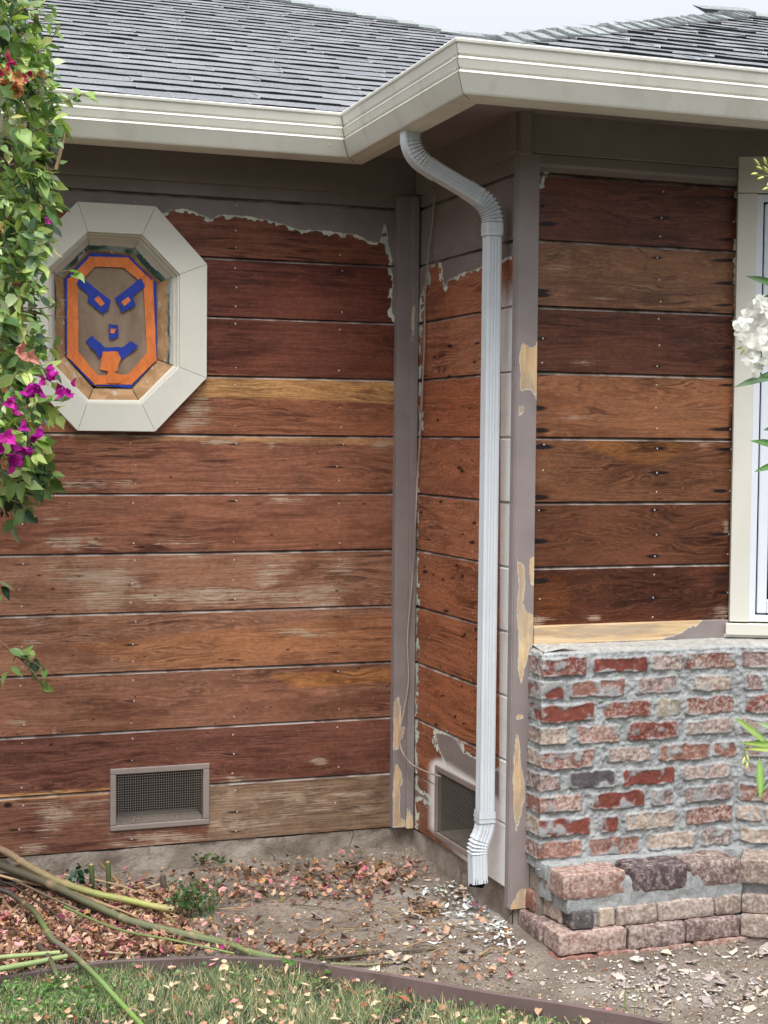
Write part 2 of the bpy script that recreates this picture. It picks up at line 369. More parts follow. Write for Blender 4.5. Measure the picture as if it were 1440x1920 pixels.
def mat_shingle(name):
    m, nt, b, o = newmat(name); g = NG(nt); p = g.pos(); c = g.attr('col')
    n1 = g.noise(p, 260, 2, .8); n2 = g.noise(p, 14, 4, .6); w1 = g.n('ShaderNodeTexWhiteNoise', noise_dimensions='3D')
    sn = g.n('ShaderNodeVectorMath', operation='SNAP'); g.L(p, sn.inputs[0]); sn.inputs[1].default_value = (.0035, .0035, .0035); g.L(sn.outputs[0], w1.inputs[0])
    v = g.math('ADD', g.math('MULTIPLY', w1.outputs['Value'], .75), g.math('ADD', g.math('MULTIPLY', n1, .6), g.math('MULTIPLY', n2, .35)))
    cc = g.n('ShaderNodeVectorMath', operation='SCALE'); g.L(c, cc.inputs[0]); g.L(g.math('ADD', v, .18), cc.inputs['Scale'])
    g.L(cc.outputs[0], b.inputs['Base Color']); b.inputs['Roughness'].default_value = .9; b.inputs['Specular IOR Level'].default_value = .3
    g.L(g.bump(g.math('ADD', w1.outputs['Value'], n1), .5, .002), b.inputs['Normal'])
    return m

def mat_trimboard(name, hor=False):
    """taupe painted board with patches sanded to raw pine (attribute raw)"""
    m, nt, b, o = newmat(name); g = NG(nt); p = g.pos(); raw = g.attr('raw', 'Fac')
    k1, k2 = ((3, 60, 60), (9, 420, 420)) if hor else ((60, 60, 3), (420, 420, 9)); st = g.noise(g.scale(p, k1), 1.0, 4, .6); st2 = g.noise(g.scale(p, k2), 1, 2); grey = g.noise(g.scale(p, (12, 12, 5) if not hor else (5, 12, 40)), 1.0, 4, .65)
    wood = g.mix(g.mr(st, .3, .7), srgb(198, 160, 116), srgb(226, 200, 160)); wood = g.mix(g.math('MULTIPLY', g.mr(st2, .5, .7), .4), wood, srgb(176, 132, 90)); wood = g.mix(g.math('MULTIPLY', g.mr(grey, .45, .60), .62), wood, srgb(158, 144, 130))
    tp = srgb(*TAUPE); pc = g.mix(g.mr(g.noise(p, 10, 4), .3, .7), tp*.92, tp*1.08)
    e = g.math('ADD', raw, g.math('MULTIPLY', g.math('SUBTRACT', g.noise(g.scale(p, (1, 1, .35)), 62, 5, .7), .5), 1.1))
    col = g.mix(g.mr(e, -.12, -.04), pc, srgb(206, 200, 188)); col = g.mix(g.mr(e, -.02, .03), col, wood)
    g.L(col, b.inputs['Base Color']); b.inputs['Roughness'].default_value = .6; b.inputs['Specular IOR Level'].default_value = .3
    g.L(g.bump(g.math('SUBTRACT', g.math('MULTIPLY', st2, .3), g.mr(e, -.1, .03)), .5, .0012), b.inputs['Normal'])
    return m

def mat_flare(name):
    """window jamb: white paint outside, ragged green band, bare wood inside (attr flare 0..1 outer->inner, up = -1..1)"""
    m, nt, b, o = newmat(name); g = NG(nt); p = g.pos(); t = g.attr('flare', 'Fac'); up = g.attr('upness', 'Fac')
    n = g.noise(p, 26, 5, .7); n2 = g.noise(p, 9, 3, .6); f = g.noise(g.scale(p, (30, 30, 30)), 4, 3, .7)
    thr = g.math('MULTIPLY_ADD', up, .26, .16)
    tv = g.math('ADD', t, g.math('ADD', g.math('MULTIPLY', g.math('SUBTRACT', n, .5), .28), g.math('MULTIPLY', g.math('SUBTRACT', n2, .5), .35)))
    d = g.math('SUBTRACT', tv, thr)
    cw = srgb(204, 202, 192)
    wood = g.mix(g.mr(g.noise(p, 14, 4, .6, .8), .35, .65), srgb(158, 120, 82), srgb(192, 156, 114))
    col = g.mix(g.mr(d, 0, .03), cw, g.mix(g.mr(n2, .42, .58), srgb(50, 84, 84), srgb(150, 168, 160)))
    gw = g.math('ADD', g.math('MULTIPLY', up, .20), .13); col = g.mix(g.mr(g.math('SUBTRACT', d, gw), 0, .04), col, wood)
    fleck = g.math('MULTIPLY', g.mr(g.noise(p, 30, 4, .7), .60, .63), .8); col = g.mix(g.math('MULTIPLY', fleck, g.mr(t, .2, .6)), col, srgb(196, 196, 186))
    g.L(col, b.inputs['Base Color']); b.inputs['Roughness'].default_value = .7
    g.L(g.bump(g.math('ADD', n, f), .5, .002), b.inputs['Normal'])
    return m

def mat_paper(name, rgb, crinkle=.5, wrinkle=22, rough=.75, var=.12):
    m, nt, b, o = newmat(name); g = NG(nt); p = g.pos(); c = srgb(*rgb)
    n = g.noise(g.scale(p, (1, 1, .45)), wrinkle, 4, .55, .6); n2 = g.noise(p, 240, 2)
    g.L(g.mix(g.mr(n, .3, .7), c*(1-var), c*(1+var*.6)), b.inputs['Base Color']); b.inputs['Roughness'].default_value = rough
    g.L(g.bump(g.math('ADD', n, g.math('MULTIPLY', n2, .08)), crinkle, .012), b.inputs['Normal'])
    return m

M = {}
M['sidingA'] = mat_siding('stripped redwood'); M['sidingC'] = mat_siding('oiled redwood', gloss=.42, dk=.34, spec=.3)
M['taupe'] = mat_paint('taupe house paint', TAUPE, .55)
M['gutter'] = mat_paint('cream enamel', (231, 230, 219), .42, .05, .05, .22)
M['gutterin'] = mat_paint('gutter inside', (120, 116, 108), .7)
M['seam'] = mat_paint('gutter sealant', (112, 104, 94), .6)
M['pipe'] = mat_paint('white enamel pipe', (208, 213, 217), .38, .06, .05, .18)
M['cream'] = mat_paint('cream trim paint', (220, 217, 205), .5, .04, .10, .12)
M['vinyl'] = mat_paint('white vinyl', (226, 231, 238), .35, .03, .02)
M['gasket'] = mat_paint('black gasket', (22, 24, 28), .5)
M['ventframe'] = mat_paint('vent paint', (142, 130, 122), .6, .12, .4, .35)
M['dark'] = mat_paint('dark void', (26, 23, 21), .9)
M['ledge'] = mat_paint('dusty sill', (170, 156, 142), .95, .25, .5)
M['wire'] = mat_paint('galvanised wire', (132, 124, 116), .5, .1, .1, .0, .5, .1)
M['trim'] = mat_trimboard('corner board'); M['rail'] = mat_trimboard('base rail', True); M['conc'] = mat_concrete('old concrete'); M['brick'] = mat_brick('used brick and mortar')
M['ground'] = mat_ground('dry soil'); M['shingle'] = mat_shingle('asphalt shingle')
M['flare'] = mat_flare('window jamb')
M['paper'] = mat_paper('brown masking paper', (150, 128, 108), 1.0, 13, var=.2)
M['orange'] = mat_paper('orange tape', (232, 128, 62), .5, 40, .6, .16)
M['blue'] = mat_paper('blue tape', (26, 58, 166), .4, 40, .55, .18)
M['leaf'] = mat_attr('leaf', .38, 90, .22, .25, .001, .5, .28)
M['bract'] = mat_attr('bract', .6, 80, .2, .3, .001, .3, -.3)
M['white_petal'] = mat_attr('petal', .6, 80, .06, .1, .001, .3, -.35)
M['stem'] = mat_attr('stem', .7, 60, .3, .5, .001)
M['cane'] = mat_attr('cane', .5, 45, .35, .5, .0015, .4)
M['litter'] = mat_attr('dry litter', .8, 120, .25, .4, .001, .2, -.12)
M['chip'] = mat_attr('paint chips', .7, 90, .12, .3, .001)
M['grass'] = mat_attr('grass blade', .55, 60, .2, .1, .001, .3, .25)
M['edging'] = mat_paint('brown plastic edging', (106, 88, 86), .6, .32, .4, .6)
M['cable'] = mat_paint('painted cable', (166, 150, 142), .5, .05, .05)
M['nail'] = mat_paint('nail', (206, 186, 172), .5, .1, .1)
M['glass'] = None
m, nt_, b_, o_ = newmat('window glass'); b_.inputs['Base Color'].default_value = (.012, .014, .016, 1); b_.inputs['Roughness'].default_value = .05; M['glass'] = m

# ------------------------------------------------------------------ main measurements (metres)
YA, YC = 4.7715, 3.991                      # planes of the recessed and the projecting wall
B0, B1 = np.array([1.772, 4.7715]), np.array([1.790, 3.991])   # return wall from inner to outer corner
SEAM0, PITCHB = .155, .187
SEAMS = [SEAM0+PITCHB*k for k in range(13)]
house = thing('house', 'single storey house with stripped redwood siding, grey shingle roof and brick base', 'house')

GZ = .05
def gz(x, y):
    x = np.asarray(x, float); y = np.asarray(y, float)
    z = .045+.03*smooth(.55, 0, YA-y)*(x < 1.8)+.02*smooth(.35, 0, 1.79-x)*smooth(3.7, 4.3, y)*(x < 1.85)
    z = z-.02*smooth(3.9, 3.6, y)+.012*smooth(1.0, .5, x)*smooth(3.95, 4.2, y)
    return z
def ung(px, py, dz=0.0):
    z = .05
    for _ in range(4):
        p = un(px, py, 2, z+dz); z = float(gz(p[0], p[1]))
    return p
def unB(px, py, off=0.0):
    """photo point onto the return wall, off metres in front of it"""
    d = CM.T @ np.array([(px-720)/F_PX, (py-960)/F_PX, 1.]); e = B1-B0; n = np.array([e[1], -e[0]])/np.linalg.norm(e)
    if n[0] > 0: n = -n
    c = (B0+n*off); t = ((c[0])*n[0]+c[1]*n[1])/(d[0]*n[0]+d[1]*n[1]); return np.array([0, 0, ZC])+t*d

# ------------------------------------------------------------------ siding walls
def ellipses(px, py, lst):
    r = np.zeros(px.shape)
    for (cx, cy, rx, ry, a) in lst:
        q = ((px-cx)/rx)**2+((py-cy)/ry)**2; r = np.maximum(r, a*np.exp(-q*1.1))
    return r
def siding(name, o, e, nrm, length, tones, mat, paint_poly=None, white=(), darks=(), nails=(), hole=None, zlo=SEAM0, zhi=2.27, over=None, bands=(), swirl=None, step=.006, nailcol=None, seed=0, blob=()):
    o = np.asarray(o, float); e = np.asarray(e, float); nrm = np.asarray(nrm, float)
    nu = int(length/step)+1; us = np.linspace(0, length, nu)
    Vs = []; Fs = []; U = []; base = 0; colv = []; lipv = []
    for k in range(len(SEAMS)-1):
        z0, z1 = SEAMS[k], SEAMS[k+1]
        if z0 >= zhi or z1 <= zlo: continue
        z1 = min(z1, zhi)
        rows = [(z0+.0015, -.0145, 0), (z0+.0015, 0, 0)]
        nr = int((z1-z0-.010)/step)
        rows += [(z0+.0015+(z1-z0-.0110)*(i+1)/nr, 0, 0) for i in range(nr)]
        rows += [(z1-.0085, -.0004, 1), (z1-.0010, -.0110, 1), (z1+.003, -.0125, 0)]
        warp = (vnoise(np.stack([us*1.3, us*0, us*0+k*5+seed], 1), 3)-.5)*.004
        for (z, d, lp) in rows:
            P = np.zeros((nu, 3)); P[:, 0] = o[0]+e[0]*us+nrm[0]*(d+warp); P[:, 1] = o[1]+e[1]*us+nrm[1]*(d+warp); P[:, 2] = z
            P[:, 2] += (vnoise(np.stack([us*2.2, us*0+k, us*0+seed], 1), 8)-.5)*.003 if d < 0 else 0
            Vs.append(P); U.append(np.stack([us, np.full(nu, z-z0), np.full(nu, k*3.71+seed*11.3)], 1))
            t = np.tile(srgb(*tones[min(k, len(tones)-1)]), (nu, 1)); colv.append(t); lipv.append(np.full(nu, lp, float))
        R = len(rows)
        i, j = np.meshgrid(np.arange(R-1), np.arange(nu-1), indexing='ij'); a = base+i*nu+j
        Fs.append(np.stack([a, a+1, a+nu+1, a+nu], -1).reshape(-1, 4)); base += R*nu
    V = np.vstack(Vs); Fq = np.vstack(Fs); U = np.vstack(U); C = np.vstack(colv); Lp = np.concatenate(lipv)
    Q = pr(V); px, py = Q[:, 0], Q[:, 1]
    for (poly, rgb, amt) in bands:
        f = np.clip(poly_sd(px, py, poly)/4+.5, 0, 1)*amt
        C = C*(1-f[:, None])+srgb(*rgb)*f[:, None]
    paint = np.full(len(V), -2.0)
    if paint_poly is not None:
        for pp in paint_poly: paint = np.maximum(paint, np.clip(poly_sd(px, py, pp)/16, -2, 1))
    wh = ellipses(px, py, white); dk = ellipses(px, py, darks)
    sw = np.full(len(V), .25) if swirl is None else np.array([0.0]*len(V))+swirl(U)
    ov = np.zeros(len(V)) if over is None else over(px, py)
    pass
    cent = V[Fq].mean(1)
    if hole is not None: Fq = Fq[~hole(cent)]
    mi = np.zeros(len(Fq), int)
    # nail heads
    NV = []; NF = []; nb = len(V)
    a6 = np.arange(7)*2*math.pi/7
    for (u, z, r) in nails:
        c = np.array([o[0]+e[0]*u+nrm[0]*.0008, o[1]+e[1]*u+nrm[1]*.0008, z])
        if hole is not None and hole(c[None])[0]: continue
        ring = np.array([c+r*(math.cos(t)*np.array([e[0], e[1], 0])+math.sin(t)*np.array([0, 0, 1.])) for t in a6])
        b = nb+sum(len(q) for q in NV); NV.append(np.vstack([ring, c+np.array([nrm[0], nrm[1], 0])*.0004]))
        NF += [(b+i, b+(i+1) % 7, b+7) for i in range(7)]
    groups = [Fq]
    if NV:
        n = np.vstack(NV); V = np.vstack([V, n]); k = len(n)
        U = np.vstack([U, np.zeros((k, 3))]); C = np.vstack([C, np.ones((k, 3))*.4]); z_ = np.zeros(k)
        paint = np.r_[paint, z_-1]; wh = np.r_[wh, z_]; dk = np.r_[dk, z_]; sw = np.r_[sw, z_]; ov = np.r_[ov, z_]; Lp = np.r_[Lp, z_]
        groups.append(np.array(NF)); mi = np.r_[mi, np.ones(len(NF), int)]
    return mesh_obj(name, V, groups, [mat, M['nail']], house, {'uvw': U, 'col': C, 'cmask': np.stack([paint, wh, dk, sw], 1), 'over': ov, 'lip': Lp}, False, mi)

# octagonal opening of the window (X,Z) on wall A
def ptsA(lst, y): return [un(a, b, 1, y) for a, b in lst]
OCX, OCZ = .781, 1.820
def octo(hw, hh, cx, cz, c0=OCX, c1=OCZ):
    return [(c0-cx, c1+hh), (c0+cx, c1+hh), (c0+hw, c1+cz), (c0+hw, c1-cz), (c0+cx, c1-hh), (c0-cx, c1-hh), (c0-hw, c1-cz), (c0-hw, c1+cz)]
OCT_OUT = octo(.283, .349, .120, .178)
OCT_IN = octo(.203, .262, .084, .145, .775, 1.818)
VENT_A = (.765, 1.083, .212, .410)          # x0,x1,z0,z1 outer frame on wall A
def inpoly(x, z, poly): return poly_sd(x, z, poly) > 0
def holeA(c):
    return inpoly(c[:, 0], c[:, 2], octo(.235, .295, .098, .158, .778, 1.819)) | ((c[:, 0] > VENT_A[0]+.014) & (c[:, 0] < VENT_A[1]-.014) & (c[:, 2] > VENT_A[2]+.014) & (c[:, 2] < VENT_A[3]-.014))
torn = [(300+x/3, 360+y/3) for x, y in [(30,120),(60,100),(150,97),(200,115),(290,148),(330,128),(420,130),(520,140),(600,155),(700,180),(780,212),(900,215),(1000,228),(1100,240),(1150,260),(1200,290),(1240,280),(1258,180),(1270,180),(1285,290),(1300,340),(1305,420),(1308,500),(1305,600),(1300,680),(1335,725)]]
paintA = [[(-600, 384), (105, 378), (150, 398), (300, 400)]+torn+[(760, 602), (760, 200), (-600, 200)],
          ]
TA = [(122,82,66),(116,74,60),(142,98,77),(150,107,84),(148,106,84),(142,94,73),(144,95,73),(146,94,69),(110,63,48),(108,60,48),(130,80,61),(126,76,58)]
u0A = -1.6
whiteA = [(300,1570,90,12,.9),(240,1585,40,10,.8),(200,1100,70,45,.8),(130,1075,50,35,.5),(330,1120,190,18,.85),(420,1118,120,20,.9),(560,1120,70,22,.9),(610,1115,30,28,.7),(510,1065,45,30,.6),(500,1075,30,35,.65),
          (640,1075,40,40,.45),(130,1018,60,16,.7),(170,1020,26,14,.6),(320,1018,60,10,.6),(95,970,20,18,.5),(570,1185,50,12,.7),(540,938,40,6,.8),(160,910,45,10,.75),(230,905,30,8,.5),
          (370,770,30,35,.7),(345,790,30,22,.6),(60,1165,30,12,.6),(170,1190,30,12,.4),(30,1355,22,5,.8),(102,1370,5,12,.9),(60,1205,15,5,.9),
          (600,1428,16,7,.9),(440,1460,16,8,.8),(100,1530,40,30,.75),(90,1560,30,30,.6),(60,1590,40,14,.7),(560,1490,60,14,.5),(680,1515,28,14,.6),(230,1095,30,60,.5),(360,1040,60,8,.6),(30,1075,30,12,.4),(250,1500,300,50,.25),(560,1500,130,40,.48),(450,1545,70,16,.7),(420,1490,30,30,.5),(660,1490,50,10,.5),(520,1525,60,8,.7),(690,1455,40,8,.5),
          (560,1505,60,10,.5),(400,830,50,5,.7),(510,835,8,6,1),(715,835,18,8,1),(240,900,10,3,.7)]
darkA = [(425,545,40,45,.34),(400,670,60,30,.36),(600,520,60,20,.3),(690,690,40,16,.3),(60,1390,80,14,.4),(420,1540,14,20,.4),(170,1560,40,20,.35),(15,1510,10,6,.9),(700,1560,30,12,.3)]
nailsA = []
nr_ = np.random.default_rng(5)
for ci, (px_, X) in enumerate([(-300, -.1), (-120, .19), (42, .496), (248, .837), (440, 1.163), (637, 1.514)]):
    for k in range(11):
        for dz, pz in ((.03, .95), (.09, .5), (.158, .95)):
            if nr_.random() > pz: continue
            x = X+nr_.normal(0, .004); z = SEAMS[k]+dz+nr_.normal(0, .004)
            nailsA.append((x-u0A, z, .0029 if nr_.random() < .7 else .0022))
            q = pr(np.array([x, YA, z]))
            darkA.append((q[0]-2, q[1]+1, 5, 3.0, .42))
            if nr_.random() < .3: darkA.append((q[0]-6*nr_.random()-2, q[1]+1, 15+12*nr_.random(), 2.4, .8))
for _ in range(90):
    darkA.append((nr_.uniform(0, 740), nr_.uniform(840, 1400), nr_.uniform(2, 6), 2, .8))
bandsA = [([(330,700),(745,716),(745,757),(560,748),(350,744),(300,748)], (196,150,98), .85), ([(-60,700),(60,716),(60,745),(-60,745)], (170,130,84), .8),
          ([(130,812),(745,824),(745,836),(560,830),(130,822)], (190,146,102), .75),
          ([(-200,1498),(0,1490),(205,1478),(205,1490),(0,1503),(-200,1510)], (206,156,100), .9),
          ([(390,1470),(745,1448),(745,1545),(390,1590)], (134,112,92), .85),
          ([(120,1210),(740,1150),(740,1236),(300,1255)], (168,112,72), .55),
          ([(500,1265),(740,1252),(740,1278),(560,1290)], (172,116,62), .6)]
siding('recessed_wall', (u0A, YA), (1, 0), (0, -1), 1.775-u0A, TA, M['sidingA'], paintA, whiteA, darkA, nailsA, holeA, bands=bandsA,
       swirl=lambda U: .15+.75*smooth(.35, .7, fbm(np.stack([U[:, 0]*1.2, U[:, 1]*4, U[:, 2]], 1), 4, 2)), step=.0055)['label'] = 'stripped redwood siding of the recessed wall around the octagonal window'

# return wall (B)
eB = (B1-B0); LB = float(np.linalg.norm(eB)); eB = eB/LB; nB = np.array([eB[1], -eB[0]]); nB = nB if nB[0] < 0 else -nB
VB0, VB1 = unB(818, 1440), unB(897, 1620)
vb_u0 = float((np.array(VB0[:2])-B0)@eB); vb_u1 = float((unB(930, 1500)[:2]-B0)@eB)-.02; vb_z0, vb_z1 = .175, .408
vb_u1 = vb_u0+.36
def holeB(c):
    u = (c[:, :2]-B0)@eB; return (u > vb_u0+.014) & (u < vb_u1-.014) & (c[:, 2] > vb_z0+.014) & (c[:, 2] < vb_z1-.014)
tornB = [(700+x/4, 220+y/4) for x, y in [(328,1505),(345,1490),(350,1380),(370,1280),(405,1240),(410,1110),(435,1090),(500,1075),(520,1140),(515,1190),(545,1275),(560,1220),(620,1195),(650,1175),(720,1150),(805,1130)]]
paintB = [[(770, 605), (783, 598)]+tornB+[(905, 500), (985, 470), (985, 150), (770, 150)],
          [(770, 590), (785, 598), (781, 700), (783, 760), (789, 790), (788, 805), (779, 815), (778, 1700), (770, 1700)],
          [(815, 1372), (850, 1382), (870, 1412), (895, 1425), (990, 1480), (990, 1700), (985, 1720), (905, 1640), (895, 1500), (840, 1440), (822, 1400)],
          [(776, 1480), (800, 1492), (806, 1505), (795, 1498), (776, 1490)]]
TB = [(148,98,76),(162,104,76),(168,106,74),(166,106,76),(166,106,76),(176,116,86),(168,108,80),(170,104,74),(176,118,90),(170,110,84),(150,94,66),(150,94,66)]
def overB(px, py):
    r = smooth(936, 940, px-(1000-py)*.004)*smooth(490, 620, py)
    px = px+6*np.sin(py*.11)*0; q = poly_sd(px, py, [(822, 1440), (900, 1490), (960, 1540), (960, 1660), (893, 1610), (822, 1545)])
    r = np.maximum(r, smooth(-26, -5, q)*1.0); r = np.maximum(r, .8*smooth(1600, 1640, py+(px-880)*-.4)*smooth(905, 925, px))
    return r
nailsB = []; darkB = []
for k in range(11):
    for uu in (.155, .50):
        for dz in (.028, .095, .16):
            if nr_.random() < .12: continue
            u = uu+nr_.normal(0, .006); z = SEAMS[k]+dz+nr_.normal(0, .004); nailsB.append((u, z, .0032))
            c = np.array([B0[0]+eB[0]*u, B0[1]+eB[1]*u, z]); q = pr(c); darkB.append((q[0], q[1]+1, 3.5, 4, .5))
for _ in range(46):
    darkB.append((nr_.uniform(785, 895), nr_.uniform(640, 1380), nr_.uniform(2, 9), nr_.uniform(2, 5), .75))
siding('return_wall', (B0[0], B0[1]), eB, nB, LB+.01, TB, M['sidingA'], paintB, [(800,560,10,20,.5),(840,1395,20,10,.5)], darkB, nailsB, holeB, over=overB,
       swirl=lambda U: .25+.75*smooth(.4, .65, fbm(np.stack([U[:, 0]*2.5, U[:, 1]*6, U[:, 2]], 1), 9, 2)), step=.006, seed=2)['label'] = 'side wall of stripped siding behind the white downspout'

# projecting wall (C)
TC = [(80,40,28)]*4+[(88,50,34),(104,64,44),(120,78,54),(148,98,68),(98,58,42),(138,98,72),(112,66,50),(92,50,40)]
nailsC = []; darkC = []
for k in range(4, 11):
    for X, st in ((1.874, 1), (2.245, 1), (2.497, 1)):
        for dz in (.028, .09, .16):
            if X < 2 and nr_.random() < .6: continue
            x = X+nr_.normal(0, .004); z = SEAMS[k]+dz+nr_.normal(0, .004); nailsC.append((x-1.79, z, .0028)); q = pr(np.array([x, YC, z]))
            ln = (26 if X > 2.4 else 16)*nr_.uniform(.5, 1.3)
            if nr_.random() < .55: darkC.append((q[0]-(14 if X > 2.4 else 0)+nr_.uniform(-4, 4), q[1], ln*1.25, nr_.uniform(3, 5), nr_.uniform(.6, .95)))
for z_, x_ in ((546, 1012), (700, 1020), (807, 1010), (838, 1018), (933, 1010), (1015, 1008), (1090, 1010), (420, 1025), (765, 1008)): darkC.append((x_, z_, 24, 5.5, 1.0))
darkC += [(1385, 600, 14, 40, .7), (1378, 690, 8, 30, .6), (1200, 600, 120, 14, .35), (1350, 1090, 30, 20, .5), (1330, 330, 60, 30, .45), (1280, 640, 90, 20, .4), (1372, 800, 10, 60, .6), (1372, 1000, 10, 60, .6)]
whiteC = [(1050,500,25,16,.45),(1090,680,22,7,.6),(1070,780,60,8,.4),(1130,560,40,5,.45),(1010,1162,22,9,.95),(1115,1158,15,5,.7),(1355,1150,22,16,.85),(1362,990,6,20,.55),(1320,835,14,6,.6)]
paintC = [[(980,150),(1400,150),(1400,1000),(1384,700),(1380,560),(1386,420),(1383,350),(1374,331),(1250,328),(1100,318),(1030,310),(1020,325),(1014,345),(980,345)]]
bandsC = [([(1100,825),(1285,828),(1280,850),(1240,872),(1180,868),(1100,838)], (160,104,48), .45), ([(1000,1080),(1060,1080),(1070,1140),(1000,1170)], (120,68,30), .4)]
siding('projecting_wall', (1.79, YC), (1, 0), (0, -1), .86, TC, M['sidingC'], paintC, whiteC, darkC, nailsC, zlo=.86, bands=bandsC,
       swirl=lambda U: .3+.7*smooth(.35, .6, fbm(np.stack([U[:, 0]*2.5, U[:, 1]*8, U[:, 2]], 1), 21, 2)), step=.005, seed=5)['label'] = 'dark oiled redwood siding above the brick'

# foundation, wall core and side of the projecting wing
fb = MB()
def rough_wall(mb, p0, p1, z0, z1, out_n, amp=.006, seed=0, st=.012, batter=0.0):
    p0 = np.array(p0, float); p1 = np.array(p1, float); L = np.linalg.norm(p1-p0); nu = int(L/st)+1; nz = int((z1-z0)/st)+2
    u, z = np.meshgrid(np.linspace(0, 1, nu), np.linspace(0, 1, nz), indexing='ij'); P = np.zeros((nu*nz, 3))
    P[:, 0] = (p0[0]+(p1[0]-p0[0])*u).ravel(); P[:, 1] = (p0[1]+(p1[1]-p0[1])*u).ravel(); P[:, 2] = (z0+(z1-z0)*z).ravel()
    h = (fbm(P*14, seed, 4)-.5)*2*amp+batter*(1-z.ravel())
    P[:, 0] += out_n[0]*h; P[:, 1] += out_n[1]*h
    i, j = np.meshgrid(np.arange(nu-1), np.arange(nz-1), indexing='ij'); a = (i*nz+j).ravel()
    mb.add(P, np.stack([a, a+nz, a+nz+1, a+1], 1))
rough_wall(fb, (-1.8, YA+.004), (1.80, YA+.004), -.1, .152, (0, -1), .020, 3, batter=.012)
rough_wall(fb, (B0[0]+.006, YA+.02), (B1[0]+.010, YC-.01), -.1, .150, (-1, 0), .008, 5, batter=.012)
rough_wall(fb, (B1[0]+.010, YC-.008), (1.9, YC-.008), -.1, .150, (0, -1), .004, 8)
fb.box((-1.8, YA+.03, -.1), (1.8, YA+.13, .15)); fb.box((1.83, 4.02, -.1), (1.95, YA+.1, .15))
fb.build('foundation', M['conc'], house, True)['label'] = 'cracked concrete foundation strip under the siding'
cb = MB()
cb.box((-1.8, YA+.16, .1), (2.0, YA+.20, 2.4)); cb.box((B0[0]+.16, YC+.1, .1), (B0[0]+.20, YA+.16, 2.4)); cb.box((1.84, YC+.03, .1), (2.66, YC+.08, 2.4))
cb.box((-1.8, YA+.02, .152), (1.72, YA+.16, .160)); cb.box((-3.5, YA-.001, -.1), (-1.6, YA+.2, 2.4))
cb.build('wall_core', M['dark'], house)

# ------------------------------------------------------------------ corner boards, frieze, rails
def subdiv_board(lo, hi, name, rawpolys=None, st=.008, mat='trim', flip=False, parent=None, label=None):
    """box whose long faces are gridded so raw patches can be drawn on them (patch outlines measured on the photo)"""
    lo = np.array(lo, float); hi = np.array(hi, float); Vs = []; Fs = []; b = 0
    for ax in range(3):
        oa = [i for i in range(3) if i != ax]; n0 = max(1, int((hi[oa[0]]-lo[oa[0]])/st)); n1 = max(1, int((hi[oa[1]]-lo[oa[1]])/st))
        g0, g1 = np.meshgrid(np.linspace(lo[oa[0]], hi[oa[0]], n0+1), np.linspace(lo[oa[1]], hi[oa[1]], n1+1), indexing='ij')
        for side in (0, 1):
            P = np.zeros((g0.size, 3)); P[:, oa[0]] = g0.ravel(); P[:, oa[1]] = g1.ravel(); P[:, ax] = hi[ax] if side else lo[ax]
            i, j = np.meshgrid(np.arange(n0), np.arange(n1), indexing='ij'); a = (b+i*(n1+1)+j).ravel()
            q = np.stack([a, a+n1+1, a+n1+2, a+1], 1)
            if (side == 1) == (ax == 1): q = q[:, ::-1]
            Vs.append(P); Fs.append(q); b += len(P)
    V = np.vstack(Vs); Fq = np.vstack(Fs); raw = np.full(len(V), -1.0); Q = pr(V)
    for pp in (rawpolys or []): raw = np.maximum(raw, np.clip(poly_sd(Q[:, 0], Q[:, 1], pp)/12, -1, 1))
    o = mesh_obj(name, V, Fq, M[mat], parent or house, {'raw': raw})
    if label: o['label'] = label
    import bmesh
    bm = bmesh.new(); bm.from_mesh(o.data); bmesh.ops.remove_doubles(bm, verts=bm.verts, dist=.0002); bm.to_mesh(o.data); bm.free()
    bevel(o, .002, 2)
    return o
c4 = lambda L: [(680+x/3.6, 1300+y/3.6) for x, y in L]
rawI = [c4([(215,60),(240,20),(255,120),(258,250),(235,380),(212,380)]), c4([(258,215),(275,230),(268,290),(250,330)]), c4([(225,470),(255,520),(262,600),(245,650),(250,720),(245,790),(250,840),(275,850),(278,900),(208,900),(210,560)]), c4([(308,760),(325,820),(335,850),(338,915),(290,905),(300,840)]),
        [(777, 360+640/3), (772, 600), (772, 640), (774, 640)]]
subdiv_board((1.699, 4.742, .158), (1.748, YA+.005, 2.25), 'corner_trim', rawI, label='taupe inner corner board with peeled paint at its foot')
subdiv_board((1.744, 4.728, .156), (1.7685, YA+.004, 2.25), 'corner_trim', rawI)
c5 = lambda L: [(700+x/3.841, 500+y/3.841) for x, y in L]; c6 = lambda L: [(700+x/3.841, 950+y/3.841) for x, y in L]
rawO = [c5([(1062,545),(1120,580),(1150,590),(1185,540),(1195,700),(1180,960),(1165,930),(1140,890),(1100,880),(1062,890),(1058,700)]), c5([(1058,1000),(1080,1010),(1060,1080),(1052,1075)]),
        c6([(1038,365),(1055,400),(1088,420),(1085,560),(1075,700),(1100,760),(1150,780),(1165,790),(1165,990),(1125,1000),(1105,1100),(1085,1200),(1065,1270),(1042,1160),(1050,900),(1035,740),(1048,560)]),
        c6([(1130,370),(1155,360),(1165,560),(1145,560),(1125,480)]), c6([(1040,1630),(1055,1780),(1070,1900),(1085,2000),(1015,2000),(1015,1800)]),
        c4([(1040,260),(1050,300),(1060,400),(1075,530),(1090,640),(1090,720),(1060,830),(1035,930),(1022,760),(1020,560),(1030,330)]), c4([(1085,1315),(1110,1330),(1110,1470),(1000,1470),(1005,1440),(1040,1370),(1060,1320)]), c6([(1033,1500),(1075,1500),(1075,1525),(1033,1530)])]
subdiv_board((1.782, 3.968, .104), (1.845, YC+.012, 2.262), 'corner_trim', rawO, label='taupe outer corner board sanded to bare pine in patches')
subdiv_board((1.7785, 3.972, .108), (1.7895, 4.000, 2.258), 'corner_trim', rawO)
mb = MB()
